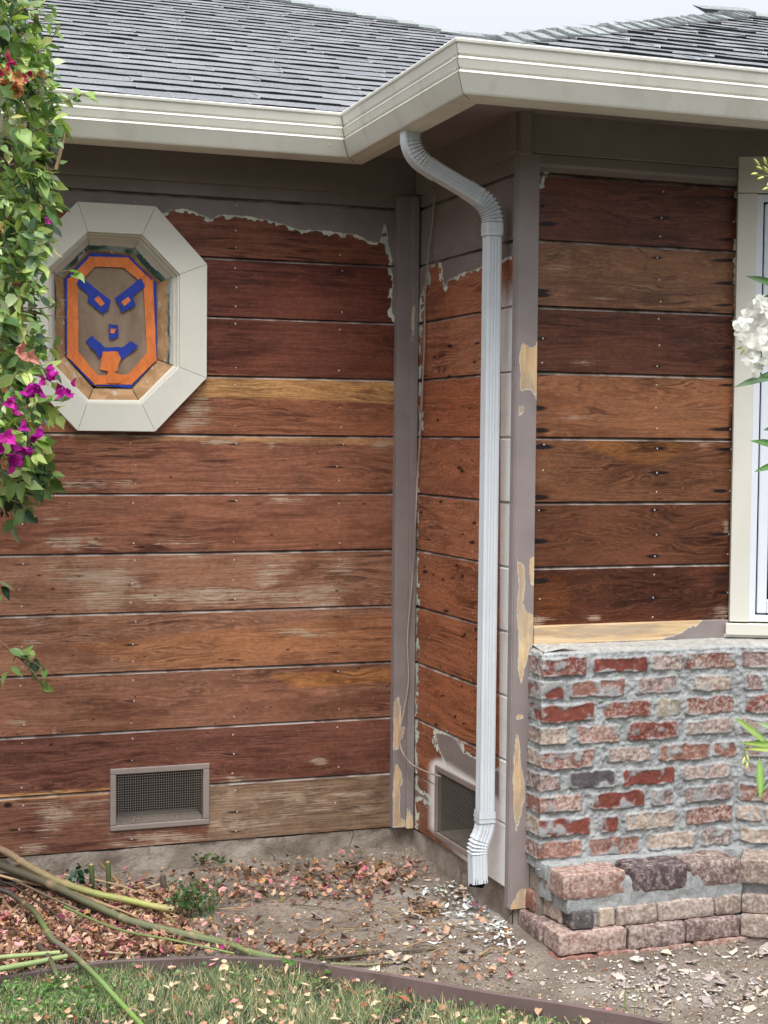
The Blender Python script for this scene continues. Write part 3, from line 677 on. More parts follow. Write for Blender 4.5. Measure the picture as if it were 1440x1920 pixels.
mb.box((-1.8, YA-.016, 2.252), (1.768, YA+.02, 2.40)); mb.build('frieze_board', M['taupe'], house)
mb = MB(); mb.obox((B0[0]-.014, B0[1]-.03, 2.256), (eB[0]*.80, eB[1]*.80, 0), (0, 0, .15), (.03, 0, 0)); mb.build('frieze_board', M['taupe'], house)
mb = MB(); mb.box((1.765, YC-.026, 2.264), (2.50, YC+.02, 2.40)); bevel(mb.build('frieze_board', M['taupe'], house), .002)
mb = MB()
prof = [(YC+.01, 2.262), (YC-.020, 2.262), (YC-.022, 2.236), (YC-.012, 2.228), (YC-.012, 2.218), (YC+.01, 2.214)]
mb.prism([(1.8455, y, z) for y, z in prof], (.650, 0, 0)); mb.build('drip_moulding', M['taupe'], house)
c7 = lambda L: [(980+x/3.13, 760+y/3.13) for x, y in L]
rawR = [c7([(60,1285),(560,1270),(700,1262),(1060,1250),(1020,1290),(950,1320),(900,1345),(800,1375),(620,1390),(640,1380),(560,1385),(60,1410)])]
r_ = subdiv_board((1.8475, YC-.022, .868), (2.489, YC+.012, .921), 'base_rail', rawR, label='bare pine rail between the dark siding and the brick', st=.006, mat='rail')

# ------------------------------------------------------------------ vents
def vent(name, o, e, n, x0, x1, z0, z1, label):
    """frame, wire mesh and cavity; o at u=0"""
    o = np.array([o[0], o[1], 0.]); e = np.array([e[0], e[1], 0.]); n = np.array([n[0], n[1], 0.])
    P = lambda u, z, d: o+e*u+n*d+np.array([0, 0, z])
    t = .019; fr = MB(); Z = np.array([0, 0, 1.])
    for (a0, a1, b0, b1) in ((x0, x1, z1-t, z1), (x0, x1, z0, z0+t*.95), (x0, x0+t, z0+t*.95, z1-t), (x1-t*1.1, x1, z0+t*.95, z1-t)):
        fr.obox(P(a0, b0, -.012), e*(a1-a0), Z*(b1-b0), n*.018)
    f = bevel(fr.build('foundation_vent', M['ventframe'], house), .003, 2); f['label'] = label
    ms = MB(); nx = int((x1-x0-2*t)/.0075); nz = int((z1-z0-2*t)/.0075); wth = .0010
    for i in range(1, nx):
        u = x0+t+(x1-x0-2*t)*i/nx; jit = nr_.normal(0, .0003); ms.obox(P(u+jit, z0+.012, .0), e*wth, Z*(z1-z0-.024), n*wth)
    for i in range(1, nz):
        z = z0+t+(z1-z0-2*t)*i/nz; jit = nr_.normal(0, .0003); ms.obox(P(x0+.012, z+jit, .0011), e*(x1-x0-.024), Z*wth, n*wth)
    ms.build('wire_mesh', M['wire'], f)
    cv = MB(); D = .155
    cv.obox(P(x0+.005, z0+.008, -D), e*(x1-x0-.01), Z*(z1-z0-.016), n*.003)
    for (a, b, c) in ((x0+.008, z0, .004), (x1-.012, z0, .004)): cv.obox(P(a, b+.008, -D), e*c, Z*(z1-z0-.016), n*(D-.004))
    cv.obox(P(x0+.008, z1-.012, -D), e*(x1-x0-.016), Z*.004, n*(D-.004))
    cv.build('vent_cavity', M['dark'], f)
    lg = MB(); lg.obox(P(x0+.013, z0+.008, -D), e*(x1-x0-.026), Z*.010, n*(D-.006)); lg.build('vent_ledge', M['ledge'], f)
    return f
vent('v', (0, YA), (1, 0), (0, -1), *VENT_A, 'crawl space vent with wire mesh low on the recessed wall')
vent('v', B0, eB, nB, vb_u0, vb_u1, vb_z0, vb_z1, 'crawl space vent with overspray behind the downspout')

# ------------------------------------------------------------------ octagonal window
def ring_mesh(mb, A, ya, Bp, yb, col=None):
    n = len(A); V = [(x, ya, z) for x, z in A]+[(x, yb, z) for x, z in Bp]
    mb.add(V, [(i, (i+1) % n, n+(i+1) % n, n+i) for i in range(n)], col)
win = bpy.data.objects.new('octagonal_window', None); COL.objects.link(win); win.location = (OCX, YA, OCZ); settle(win, house)
win['label'] = 'octagonal window with wide cream casing, masked with brown paper and tape'
def scale_oct(p, q, t): return [((1-t)*a[0]+t*b[0], (1-t)*a[1]+t*b[1]) for a, b in zip(p, q)]
yf = YA-.022
PAPER = [(p[0], p[2]) for p in ptsA([(170,475),(242,482),(292,532),(293,673),(247,727),(175,728),(123,667),(122,525)], YA+.055)]
import itertools
mb = MB()
for i in range(8):   # eight mitred boards, a hairline apart
    j = (i+1) % 8; o0, o1, i0, i1 = [np.array(q, float) for q in (OCT_OUT[i], OCT_OUT[j], OCT_IN[i], OCT_IN[j])]
    d = (o1-o0)/np.linalg.norm(o1-o0)*.0006
    quad = [o0+d, o1-d, i1-d, i0+d]
    mb.prism([(x, yf, z) for x, z in quad], (0, .034, 0))
cs = mb.build('casing', M['cream'], None); settle(cs, win); bevel(cs, .0012, 1)
mb = MB()
S1 = scale_oct(OCT_IN, PAPER, .10); S2 = scale_oct(OCT_IN, PAPER, .16); S3 = scale_oct(OCT_IN, PAPER, .24)
ring_mesh(mb, scale_oct(OCT_IN, PAPER, -.05), yf+.010, S1, yf+.010); ring_mesh(mb, S1, yf+.010, S1, yf+.022); ring_mesh(mb, S1, yf+.022, S2, yf+.022); ring_mesh(mb, S2, yf+.022, S2, yf+.028); ring_mesh(mb, S2, yf+.028, S3, yf+.030); ring_mesh(mb, OCT_OUT, YA-.002, scale_oct(OCT_IN, PAPER, -.3), YA+.02)
o_ = mb.build('stop_bead', M['cream'], None); settle(o_, win)
# sloping jamb, gridded
Vs = []; Fq = []; fl = []; upn = []; b = 0; NS = 26; NT = 10
for i in range(8):
    j = (i+1) % 8; a0, a1 = np.array(S3[i]), np.array(S3[j]); b0, b1 = np.array(PAPER[i]), np.array(PAPER[j])
    mid = (a0+a1)/2-np.array([OCX, OCZ]); upv = mid[1]/(np.linalg.norm(mid)+1e-6)
    for s in range(NS+1):
        for t in range(NT+1):
            ss, tt = s/NS, t/NT; q = (a0*(1-ss)+a1*ss)*(1-tt)+(b0*(1-ss)+b1*ss)*tt; Vs.append((q[0], yf+.030+(YA+.056-yf-.030)*tt**.8, q[1])); fl.append(tt); upn.append(upv)
    for s in range(NS):
        for t in range(NT):
            k = b+s*(NT+1)+t; Fq.append((k, k+1, k+NT+2, k+NT+1))
    b += (NS+1)*(NT+1)
jb = mesh_obj('jamb', Vs, np.array(Fq), M['flare'], None, {'flare': np.array(fl), 'upness': np.array(upn)}, False); settle(jb, win)
jb['label'] = 'scraped jamb showing bare wood and old green paint'
mb = MB()
for i in range(8):   # dark open mitres between the jamb pieces
    a = np.array([S3[i][0], yf+.030, S3[i][1]]); c = np.array([PAPER[i][0], YA+.056, PAPER[i][1]]); mb = MB(); mb.tube([a, c], .0009 if i in (3, 4, 5) else .00035, 5); settle(mb.build('mitre_joint', M['dark'], None), win)
mb = MB(); P3 = scale_oct(PAPER, [(np.mean([p[0] for p in PAPER]), np.mean([p[1] for p in PAPER]))]*8, -.06)
mb.prism([(x, YA+.058, z) for x, z in P3], (0, .006, 0)); o_ = mb.build('glass_pane', M['glass'], None); settle(o_, win)
mb = MB()
for k, (a, b_2) in enumerate((((.9905, 1.735), (.9895, 1.79)), ((.9895, 1.60), (.9900, 1.63)))): mb.box((a[0]-.0016, yf-.0006, min(a[1], b_2[1])), (a[0]+.0016, yf+.004, max(a[1], b_2[1])))
# masking paper and tape: its own thing, stuck on the pane
face = thing('masked_tape_face', 'brown masking paper on the octagonal window with a scowling face of blue and orange tape', 'masking paper', (float(np.mean([p[0] for p in PAPER])), YA+.05, 1.81))
def f3(L): return [(90+x*260/1387, 420+y*360/1920) for x, y in L]
def tape(name, poly_px, y, mat, parent=face, th=.0008, label=None, jag=0.0):
    P = [un(a, b, 1, y) for a, b in poly_px]
    if jag:
        Q = []
        for i in range(len(P)):
            a, c = P[i], P[(i+1) % len(P)]; n = max(1, int(np.linalg.norm(c-a)/.006))
            for k in range(n): Q.append(a+(c-a)*k/n+np.array([nr_.normal(0, jag), 0, nr_.normal(0, jag)]))
        P = Q
    mb = MB(); mb.prism(P, (0, th, 0)); o = mb.build(name, M[mat], None); settle(o, parent)
    if label: o['label'] = label
    return o
# paper sheet with shallow folds
ctr = np.mean(np.array(PAPER), 0); Vs = []; Fq = []; NR = 26; NSEG = 64
def octr(a):
    # radius of the octagon in direction a
    d = np.array([math.cos(a), math.sin(a)]); best = 9
    for i in range(8):
        p = np.array(PAPER[i])-ctr; q = np.array(PAPER[(i+1) % 8])-ctr; e = q-p; den = d[0]*e[1]-d[1]*e[0]
        if abs(den) < 1e-9: continue
        t = (p[0]*e[1]-p[1]*e[0])/den; s = (p[0]*d[1]-p[1]*d[0])/den
        if t > 0 and -1e-6 <= s <= 1+1e-6: best = min(best, t)
    return best
rs = [octr(2*math.pi*k/NSEG) for k in range(NSEG)]
for r in range(NR+1):
    for k in range(NSEG):
        a = 2*math.pi*k/NSEG; rr = rs[k]*r/NR*.985; Vs.append((ctr[0]+rr*math.cos(a), 0, ctr[1]+rr*math.sin(a)))
Vs = np.array(Vs); hgt = (fbm(np.stack([Vs[:, 0]*34+Vs[:, 2]*6, Vs[:, 2]*7, Vs[:, 0]*0], 1), 31, 3)-.5)*.009+(np.abs(fbm(Vs*np.array([22, 1, 14]), 77, 3)-.5))*-.004
Vs[:, 1] = YA+.0525+hgt
for r in range(NR):
    for k in range(NSEG): a = r*NSEG+k; c = r*NSEG+(k+1) % NSEG; Fq.append((a, a+NSEG, c+NSEG, c))
ps = mesh_obj('paper_sheet', Vs, np.array(Fq)[:, ::-1], M['paper'], None, None, True); settle(ps, face)
OB = f3([(425,285),(815,318),(1085,595),(1090,1355),(830,1640),(450,1612),(180,1325),(165,545)])       # outer edge
OM = f3([(420,325),(800,335),(1050,575),(1085,1360),(835,1605),(470,1605),(190,1320),(195,560)])       # blue/orange meet
OI = f3([(470,425),(755,435),(955,600),(990,1290),(800,1505),(500,1515),(305,1280),(300,600)])
for i in range(8):
    j = (i+1) % 8
    tape('blue_tape_border', [OB[i], OB[j], OM[j], OM[i]], YA+.0480, 'blue')
for i in range(8):
    j = (i+1) % 8
    ex = lambda a, b, k: (a[0]+(a[0]-b[0])*k, a[1]+(a[1]-b[1])*k)
    tape('orange_tape_border', [ex(OM[i], OM[j], .03), ex(OM[j], OM[i], .03), OI[j], OI[i]], YA+.0470-.0009*(i % 2), 'orange', jag=.0003)
y1, y2, y3 = YA+.0456, YA+.0446, YA+.0436
tape('blue_tape_eyebrow', f3([(318,520),(628,765),(600,860),(570,870),(555,905),(395,775),(412,715),(285,600)]), y1, 'blue', label='left slanting eyebrow and eye of blue tape', jag=.0004)
tape('blue_tape_eyebrow', f3([(930,540),(972,625),(848,720),(875,810),(850,830),(735,885),(715,820),(668,745)]), y1, 'blue', label='right slanting eyebrow and eye of blue tape', jag=.0004)
tape('orange_tape_pupil', f3([(505,718),(568,795),(530,825),(462,752)]), y2, 'orange'); tape('orange_tape_pupil', f3([(800,728),(830,762),(765,822),(732,780)]), y2, 'orange')
tape('blue_tape_nose', f3([(610,998),(700,1010),(706,1130),(615,1160)]), y1, 'blue', jag=.0007); tape('orange_tape_nostril', f3([(628,1045),(685,1050),(660,1095),(622,1090)]), y2, 'orange')
tape('blue_tape_mouth', f3([(445,1118),(565,1232),(740,1232),(832,1170),(905,1222),(740,1358),(700,1330),(495,1330),(495,1300),(375,1172)]), y1, 'blue', jag=.0007)
tape('orange_tape_tongue', f3([(548,1275),(700,1272),(728,1340),(690,1470),(620,1480),(520,1450)]), y2, 'orange', jag=.0006)
tape('orange_tape_tongue', f3([(600,1480),(640,1475),(735,1510),(730,1590),(590,1590),(585,1520)]), y3, 'orange', jag=.0006)

# ------------------------------------------------------------------ eaves, gutter
GX = 1.42; GYA, GYC, GZT = 4.489, 3.555, 2.447
path = [(-3.2, GYA), (GX, GYA), (GX, GYC), (6.9, GYC)]
# profile (inset from the lip line towards the house, z)
prof = [(.010, 2.437), (.006, 2.4455), (.0, 2.447), (-.002, 2.444), (-.001, 2.438), (.003, 2.434), (.0085, 2.4125), (.0140, 2.4085), (.0065, 2.4000), (.0080, 2.397), (.0135, 2.3800), (.0190, 2.3760), (.0115, 2.3675), (.0135, 2.364), (.033, 2.3235), (.036, 2.319), (.066, 2.3125), (.100, 2.3125), (.100, 2.437), (.098, 2.437), (.098, 2.318), (.066, 2.318), (.012, 2.420)]
def offset_pts(d):
    return np.array([(-3.2, GYA+d), (GX+d, GYA+d), (GX+d, GYC+d), (6.9, GYC+d)])
def sweep(prof, name, mat, closed=True):
    rings = []
    for d, z in prof:
        q = offset_pts(d); rings.append(np.hstack([q, np.full((4, 1), z)]))
    V = np.vstack(rings); n = len(prof); Fq = []
    for i in range(n if closed else n-1):
        a = i*4; c = ((i+1) % n)*4
        for k in range(3): Fq.append((a+k, c+k, c+k+1, a+k+1))
    return mesh_obj(name, V, np.array(Fq), mat, house)
gut = sweep(prof, 'gutter', M['gutter']); gut['label'] = 'cream fascia gutter with two pressed ribs running round the eaves'
mb = MB()
for (cx, cy) in ((GX, GYA), (GX, GYC)):
    pts = [np.array([cx+d, cy+d, z])+np.array([-.0009, -.0009, 0]) for d, z in prof[5:17]]
    mb = MB(); mb.tube(pts, .0009, 5); mb.build('mitre_seam', M['seam'], gut)
for (x, y, z, ax) in ((GX+.006, GYC+.035, 2.404, 0), (GX+.012, GYC+.038, 2.378, 0), (GX+.025, GYC+.030, 2.341, 0), (GX+.008, GYA-.035, 2.412, 0), (GX+.028, GYA-.018, 2.335, 0), (GX-.03, GYA+.020, 2.352, 1), (GX-.02, GYA+.008, 2.41, 1)):
    P = [(x-.0015, y, z), (x+.003, y, z)] if ax == 0 else [(x, y-.0015, z), (x, y+.003, z)]
    mb = MB(); mb.tube(P, .0022, 7); mb.build('rivet', M['gutter'], gut)
mb = MB()
poly = lambda L, z: [(x, y, z) for x, y in L]
def slab(mb, L, z0, z1):
    mb.box((L[0], L[1], z0), (L[2], L[3], z1))
slab(mb, (-3.2, GYA+.10, 1.90, 4.80), 2.372, 2.392); slab(mb, (GX+.10, GYC+.10, 1.86, GYA+.10), 2.3722, 2.3922); slab(mb, (1.86, GYC+.10, 6.8, 4.05), 2.3724, 2.3924); slab(mb, (2.3, GYC+.1, 6.8, 5.0), 2.3926, 2.40)
mb.build('soffit', M['taupe'], house)
mb = MB()
mb.box((-3.2, GYA+.1005, 2.33), (GX+.1005, GYA+.12, 2.435)); mb.box((GX+.1005, GYC+.1005, 2.33), (GX+.12, GYA+.12, 2.435)); mb.box((GX+.12, GYC+.1005, 2.33), (6.8, GYC+.12, 2.435))
mb.build('fascia', M['taupe'], house)

# ------------------------------------------------------------------ roof
SL = .39; cs_ = 1/math.sqrt(1+SL*SL); EXPO = .131
SHC = [srgb(126, 127, 130), srgb(122, 123, 126), srgb(131, 132, 134), srgb(125, 126, 129), srgb(117, 118, 122)]
def roof_plane(mb, y0, z0, xl, xr, ncourse, seed):
    """courses climb in +Y; xl(run), xr(run) give the ends for horizontal run"""
    r = np.random.default_rng(seed)
    up = np.array([0, cs_, SL*cs_]); nrm = np.array([0, -SL*cs_, cs_])
    for c in range(ncourse):
        s0 = c*EXPO-.02; s1 = s0+EXPO+.03; run = max(0, s0*cs_); a = xl(run); b = xr(run)
        if b <= a: break
        x = a-r.random()*.1; hi = r.random() < .5; bow = r.normal(0, .004)
        while x < b:
            wd = r.uniform(.10, .34) if not hi else r.uniform(.07, .22)
            x0 = max(x, a); x1 = min(x+wd, b); x += wd; hi = not hi
            if x1 <= x0: continue
            t = (.0088 if hi else .0068)+r.normal(0, .0008); jb0 = r.normal(0, .0022)+bow; jb1 = jb0+r.normal(0, .0018)
            O = np.array([0, y0, z0])
            base = lambda xx, s, h: O+np.array([xx, 0, 0])+up*s+nrm*h
            nseg = max(1, int((x1-x0)/.05)); xs = np.linspace(x0, x1, nseg+1)
            col = SHC[r.integers(5)]*r.uniform(.95, 1.05)
            if r.random() < .08: col = col*1.12
            P = []
            for q, xx in enumerate(xs):
                f = q/nseg; jj = jb0*(1-f)+jb1*f+r.normal(0, .0012)
                tt_ = t+r.normal(0, .0009); P += [base(xx, s0+jj, -.003), base(xx, s0+jj, tt_*.92), base(xx, s0+jj+.001, tt_), base(xx, s1, .0006)]
            Fq = []
            for q in range(nseg): k = q*4; Fq += [(k, k+4, k+5, k+1), (k+1, k+5, k+6, k+2), (k+2, k+6, k+7, k+3)]
            C = np.tile(col, (len(P), 1)); C[0::4] *= .10; C[1::4] *= .10  # butt edges near black: each course's shadow line put into the colour
            mb.add(P, Fq, C)
            # pale cut edge of a raised tab
            if hi:
                e0 = base(x0-.0015, s0+jb0, .0006+t); mb.add([base(x0-.0035, s0+jb0, .001), e0, base(x0+.006, s1-.03, .0024), base(x0+.003, s1-.03, .001)], [(0, 3, 2, 1)], srgb(196, 196, 200))
    return mb
YE = GYA+.06; ZE = GZT-.008
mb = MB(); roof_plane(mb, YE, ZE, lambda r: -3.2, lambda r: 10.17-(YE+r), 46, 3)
# deck below and the hidden far slopes
up_ = lambda run: ZE+SL*run-.004
R_ = 46*EXPO*cs_
mb.add([(-3.2, YE, ZE-.006), (5.6, YE, ZE-.006), (5.6-R_, YE+R_, up_(R_)), (-3.2, YE+R_, up_(R_))], [(0, 1, 2, 3)], (.08, .08, .09))
mb.add([(5.65, YE, ZE-.01), (5.65, 16, ZE-.01), (5.65-R_, 16-R_, up_(R_)), (5.65-R_, YE+R_, up_(R_))], [(0, 1, 2, 3)], (.1, .1, .11))
mb.add([(-3.2, YE+R_, up_(R_)), (5.65-R_, YE+R_, up_(R_)), (5.65-R_, YE+2*R_, ZE), (-3.2, YE+2*R_, ZE)], [(0, 1, 2, 3)], (.1, .1, .11))
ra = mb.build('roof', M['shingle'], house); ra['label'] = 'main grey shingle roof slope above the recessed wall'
mb = MB(); YE2 = GYC+.06; APX = GX+2.25
roof_plane(mb, YE2, ZE, lambda r: GX+.01+r, lambda r: (2*APX-GX)-r, 20, 9)
HW = APX-GX
mb.add([(GX+.01, YE2-.01, ZE-.006), (2*APX-GX, YE2-.01, ZE-.006), (APX, YE2+HW, ZE+SL*HW-.006)], [(0, 1, 2)], (.08, .08, .09))
mb.add([(GX+.02, YE2, ZE), (APX, YE2+HW, ZE+SL*HW), (APX, YE2+HW+1.2, ZE+SL*HW), (GX+.02, YE2+2.4, ZE)], [(3, 2, 1, 0)], (.1, .1, .11))
mb.add([(2*APX-GX, YE2, ZE), (APX, YE2+HW, ZE+SL*HW), (APX, YE2+HW+1.2, ZE+SL*HW), (2*APX-GX, YE2+2.4, ZE)], [(0, 1, 2, 3)], (.1, .1, .11))
rb = mb.build('roof', M['shingle'], house); rb['label'] = 'hipped grey shingle roof over the projecting wing'
def caps(mb, p0, d, n, na, nb_, seed, wdt=.115, sp=.125):
    """ridge caps laid from p0 upwards along unit d; na, nb_ = unit down-slope directions either side"""
    r = np.random.default_rng(seed); d = np.array(d, float); d /= np.linalg.norm(d)
    for k in range(n):
        o = np.array(p0)+d*(sp*k+r.normal(0, .006)); L = .235; lift0 = .024+r.normal(0, .003); lift1 = .006
        w_ = wdt*(1+r.normal(0, .05)); P = []
        for (s, lf) in ((0, lift0), (L, lift1)):
            c = o+d*s
            for q in (-1, -.55, -.12, .12, .55, 1):
                dirv = np.array(na if q < 0 else nb_); P.append(c+dirv*w_*abs(q)+np.array([0, 0, lf-.004*abs(q)]))
        top = len(P)
        for (s, lf) in ((0, .002), (L, .002)):
            c = o+d*s
            for q in (-1, -.55, -.12, .12, .55, 1):
                dirv = np.array(na if q < 0 else nb_); P.append(c+dirv*w_*abs(q)+np.array([0, 0, lf]))
        Fq = [(i, i+1, i+7, i+6) for i in range(5)]+[(12+i, 13+i, i+1, i) for i in range(5)]+[(0, 6, 18, 12), (5, 17, 23, 11)]
        col = srgb(142, 147, 146)*r.uniform(.85, 1.15); C = np.tile(col, (24, 1)); C[12:] *= .3
        mb.add(P, Fq, C)
dn_f = np.array([0, -cs_, -SL*cs_]); dn_l = np.array([-cs_, 0, -SL*cs_]); dn_r = np.array([cs_, 0, -SL*cs_])
mb = MB(); caps(mb, (GX+.22, YE2+.21, ZE+SL*.19+.006), (1, 1, SL), 24, dn_l, dn_f, 4); o_ = mb.build('ridge_cap', M['shingle'], rb)
mb = MB(); caps(mb, (2*APX-GX-.03, YE2+.02, ZE+.012), (-1, 1, SL), 27, dn_f, dn_r, 5); mb.build('ridge_cap', M['shingle'], rb)
mb = MB(); caps(mb, (APX, YE2+HW-.03, ZE+SL*HW-.004), (0, 1, 0), 9, dn_l, dn_r, 6, .085, .125); mb.build('ridge_cap', M['shingle'], rb)
mb = MB(); caps(mb, (10.17-YE, YE, ZE+.004), (-1, 1, SL), 62, dn_f, dn_r, 8, .12, .125); mb.build('ridge_cap', M['shingle'], ra)

# ------------------------------------------------------------------ downspout
def rrect(hx, hy, r, ribs=True):
    """closed section (x across wall normal, y along the wall) with pressed flutes"""
    P = []; n = 15
    side = np.linspace(-1, 1, n)
    def fl(t): return -.0017*(0.5+0.5*math.cos(2*math.pi*t*2.0)) if abs(t) < .80 else 0
    for t in side: P.append((t*(hx-r), -hy-(fl(t) if ribs else 0)))
    P.append((hx-r*.3, -hy+r*.3))
    for t in side: P.append((hx+(fl(t) if ribs else 0), t*(hy-r)))
    P.append((hx-r*.3, hy-r*.3))
    for t in side[::-1]: P.append((t*(hx-r), hy+(fl(t) if ribs else 0)))
    P.append((-hx+r*.3, hy-r*.3))
    for t in side[::-1]: P.append((-hx-(fl(t) if ribs else 0), t*(hy-r)))
    P.append((-hx+r*.3, -hy+r*.3))
    return np.array(P)
def spout(name, pts, hx, hy, parent, crimps=(), scale=1.0, slant=0.0, cap=False, ribs=True):
    """pts: list of (x,y,z); crimps: list of (i0,i1,side) ranges of path samples pressed in on side(+1/-1 in section x)"""
    P = np.array(pts, float); T = np.gradient(P, axis=0); T /= np.linalg.norm(T, axis=1)[:, None]; S = rrect(hx*scale, hy*scale, .006, ribs); ns = len(S); V = []
    for i in range(len(P)):
        yv = np.array([0, 1., 0]); xv = np.cross(yv, -T[i]); xv /= np.linalg.norm(xv)
        if xv[0] < 0: xv = -xv
        sx = S.copy()
        for (i0, i1, sd) in crimps:
            if i0 <= i <= i1:
                env = math.sin(math.pi*(i-i0+.5)/(i1-i0+1))**.3; dep = .0034*env*(1 if (i-i0) % 3 == 0 else (-.7 if (i-i0) % 3 == 1 else -.1))
                wgt = np.clip((S[:, 0]*sd/hx+1.0)/1.3, 0, 1)
                sx = sx*(1+dep/hx*wgt[:, None])
        for q in sx: V.append(P[i]+xv*q[0]+yv*q[1]+(np.array([0, 0, slant*max(0, (-q[1]/hy+1)/2)+slant*.35*max(0, (-q[0]/hx+1)/2)]) if i == len(P)-1 else 0))
    nP = len(P); Fq = [(i*ns+k, i*ns+(k+1) % ns, (i+1)*ns+(k+1) % ns, (i+1)*ns+k) for i in range(nP-1) for k in range(ns)]
    # inner skin so that open ends have thickness
    V = np.array(V); C0 = np.repeat(P, ns, 0); V2 = C0+(V-C0)*.94; off = len(V)
    F2 = [(off+a, off+d, off+c, off+b) for a, b, c, d in Fq]
    e1 = [(k, off+k, off+(k+1) % ns, (k+1) % ns) for k in range(ns)]; e2 = [((nP-1)*ns+k, (nP-1)*ns+(k+1) % ns, off+(nP-1)*ns+(k+1) % ns, off+(nP-1)*ns+k) for k in range(ns)]
    mi = np.r_[np.zeros(len(Fq), int), np.ones(len(F2), int), np.zeros(2*ns, int)]
    return mesh_obj(name, np.vstack([V, V2]), np.array(Fq+F2+e1+e2), [M['pipe'], M['dark']], parent, None, False, mi)
PIPE_TOP = 2.045; PX, PY = 1.7370, 4.052; HX, HY = .0235, .0215
OX = 1.490; OY = 4.068
ds_root = spout('downspout', [(PX, PY, z) for z in np.linspace(PIPE_TOP, .355, 24)], HX, HY, house); ds_root['label'] = 'white fluted downspout from the gutter elbow to the ground'
def arc_path(p, a0, a1, R, n, dirx=1):
    """bend in the XZ plane starting at p heading angle a0 (0=down, +=towards +X)"""
    out_ = []; pos = np.array(p, float)
    for k in range(n+1):
        out_.append(pos.copy()); a = a0+(a1-a0)*(k+.5)/n; pos = pos+np.array([math.sin(a), 0, -math.cos(a)])*(R*abs(a1-a0)/n)
    return out_
def straight(p, a, L, n):
    p = np.array(p, float); return [p+np.array([math.sin(a), 0, -math.cos(a)])*L*k/n for k in range(n+1)]
ANG = rad(62)
top = straight((OX, OY, 2.335), 0, .035, 3); b1 = arc_path(top[-1], 0, ANG, .080, 25); run1 = straight(b1[-1], ANG, .045, 3)
spout('elbow', top[:-1]+b1[:-1]+run1, HX, HY, ds_root, [(3, 3+25, 1)], scale=1.05)['label'] = 'upper crimped elbow under the gutter'
endA = run1[-1]
# straight link down to the second elbow whose outlet must sit on (PX,PY)
b2 = arc_path((0, 0, 0), ANG, 0, .080, 25); dx2 = b2[-1][0]; need = PX-endA[0]-dx2-.045*math.sin(ANG)
Lk = max(.03, need/math.sin(ANG)); link = straight(endA-np.array([math.sin(ANG), 0, -math.cos(ANG)])*.02, ANG, Lk+.03, 4)
for i, q in enumerate(link): q[1] = OY+(PY-OY)*i/4
spout('link_pipe', link, HX, HY, ds_root)
st2 = straight(endA+np.array([math.sin(ANG), 0, -math.cos(ANG)])*Lk, ANG, .045, 3); b2 = arc_path(st2[-1], ANG, 0, .080, 25); t2 = straight(b2[-1], 0, .022, 3)
e2p = st2[:-1]+b2[:-1]+t2; sh = PX-e2p[-1][0]
e2p = [np.array([q[0]+sh, PY, q[2]]) for q in e2p]
spout('elbow', e2p, HX, HY, ds_root, [(3, 3+25, -1), (3, 3+25, 1)], scale=1.05)['label'] = 'lower crimped elbow meeting the wall'
ELZ = e2p[-1][2]
# collar band
mb = MB(); zc_ = 2.075
S = rrect(HX*1.12, HY*1.14, .006, False)
for (za, zb, sc) in ((ELZ-.015, ELZ+.022, 1.0), (ELZ+.000, ELZ+.005, 1.05)):
    V = [(PX+q[0]*sc, PY+q[1]*sc, z) for z in (za, zb) for q in S]; n = len(S); mb.add(V, [(k, (k+1) % n, n+(k+1) % n, n+k) for k in range(n)])
mb.build('collar', M['pipe'], ds_root)
# gap pipe between collar and the long pipe if needed
print('ELZ', ELZ)
a1_ = rad(-22); bt = straight((PX, PY, .372), 0, .03, 3)[:-1]+arc_path((PX, PY, .342), 0, a1_, .06, 9)[:-1]
l1 = straight(bt[-1]+np.array([0, 0, -.003]), a1_, .03, 3); b3 = arc_path(l1[-1], a1_, rad(4), .10, 15); l2 = straight(b3[-1], rad(2), .106, 4)
lp = bt+l1[:-1]+b3[:-1]+l2; n0 = len(bt)+3
spout('elbow', lp, HX, HY, ds_root, [(n0, n0+14, -1)], scale=1.04, slant=.034)['label'] = 'outlet elbow with a dark open end near the ground'
mb = MB(); S = rrect(HX*1.12, HY*1.14, .006, False)
for (za, zb, sc) in ((.345, .378, 1.0), (.358, .363, 1.05)):
    V = [(PX+q[0]*sc, PY+q[1]*sc, z) for z in (za, zb) for q in S]; n = len(S); mb.add(V, [(k, (k+1) % n, n+(k+1) % n, n+k) for k in range(n)])
mb.build('collar', M['pipe'], ds_root)

# ------------------------------------------------------------------ loose cable
cp = [unB(815, 365, .012), unB(812, 400, .012), unB(810, 425, .012), unB(803, 480, .013), unB(797, 560, .012), unB(796, 640, .012), unB(792, 730, .011), unB(787, 830, .011), unB(783, 890, .011), unB(780, 960, .03)]
cp += [un(775, 1060, 1, 4.722), un(771, 1110, 1, 4.721), un(764, 1200, 1, 4.722), un(766, 1275, 1, 4.720), un(757, 1335, 1, 4.722), un(750, 1370, 1, 4.720), un(750, 1395, 1, 4.716), un(757, 1415, 1, 4.70), un(772, 1433, 1, 4.69), unB(797, 1446, .03), unB(826, 1456, .012)]
def smoothpath(P, n=6):
    P = np.array(P); Q = []
    for i in range(len(P)-1):
        p0 = P[max(i-1, 0)]; p1 = P[i]; p2 = P[i+1]; p3 = P[min(i+2, len(P)-1)]
        for k in range(n):
            t = k/n; Q.append(.5*((2*p1)+(-p0+p2)*t+(2*p0-5*p1+4*p2-p3)*t*t+(-p0+3*p1-3*p2+p3)*t**3))
    Q.append(P[-1]); return np.array(Q)
mb = MB(); mb.tube(smoothpath(cp), .0030, 8); cb_ = mb.build('cable', M['cable'], None, True)
tag(cb_, 'thin taupe cable hanging loose down the inner corner to the side vent', 'cable')

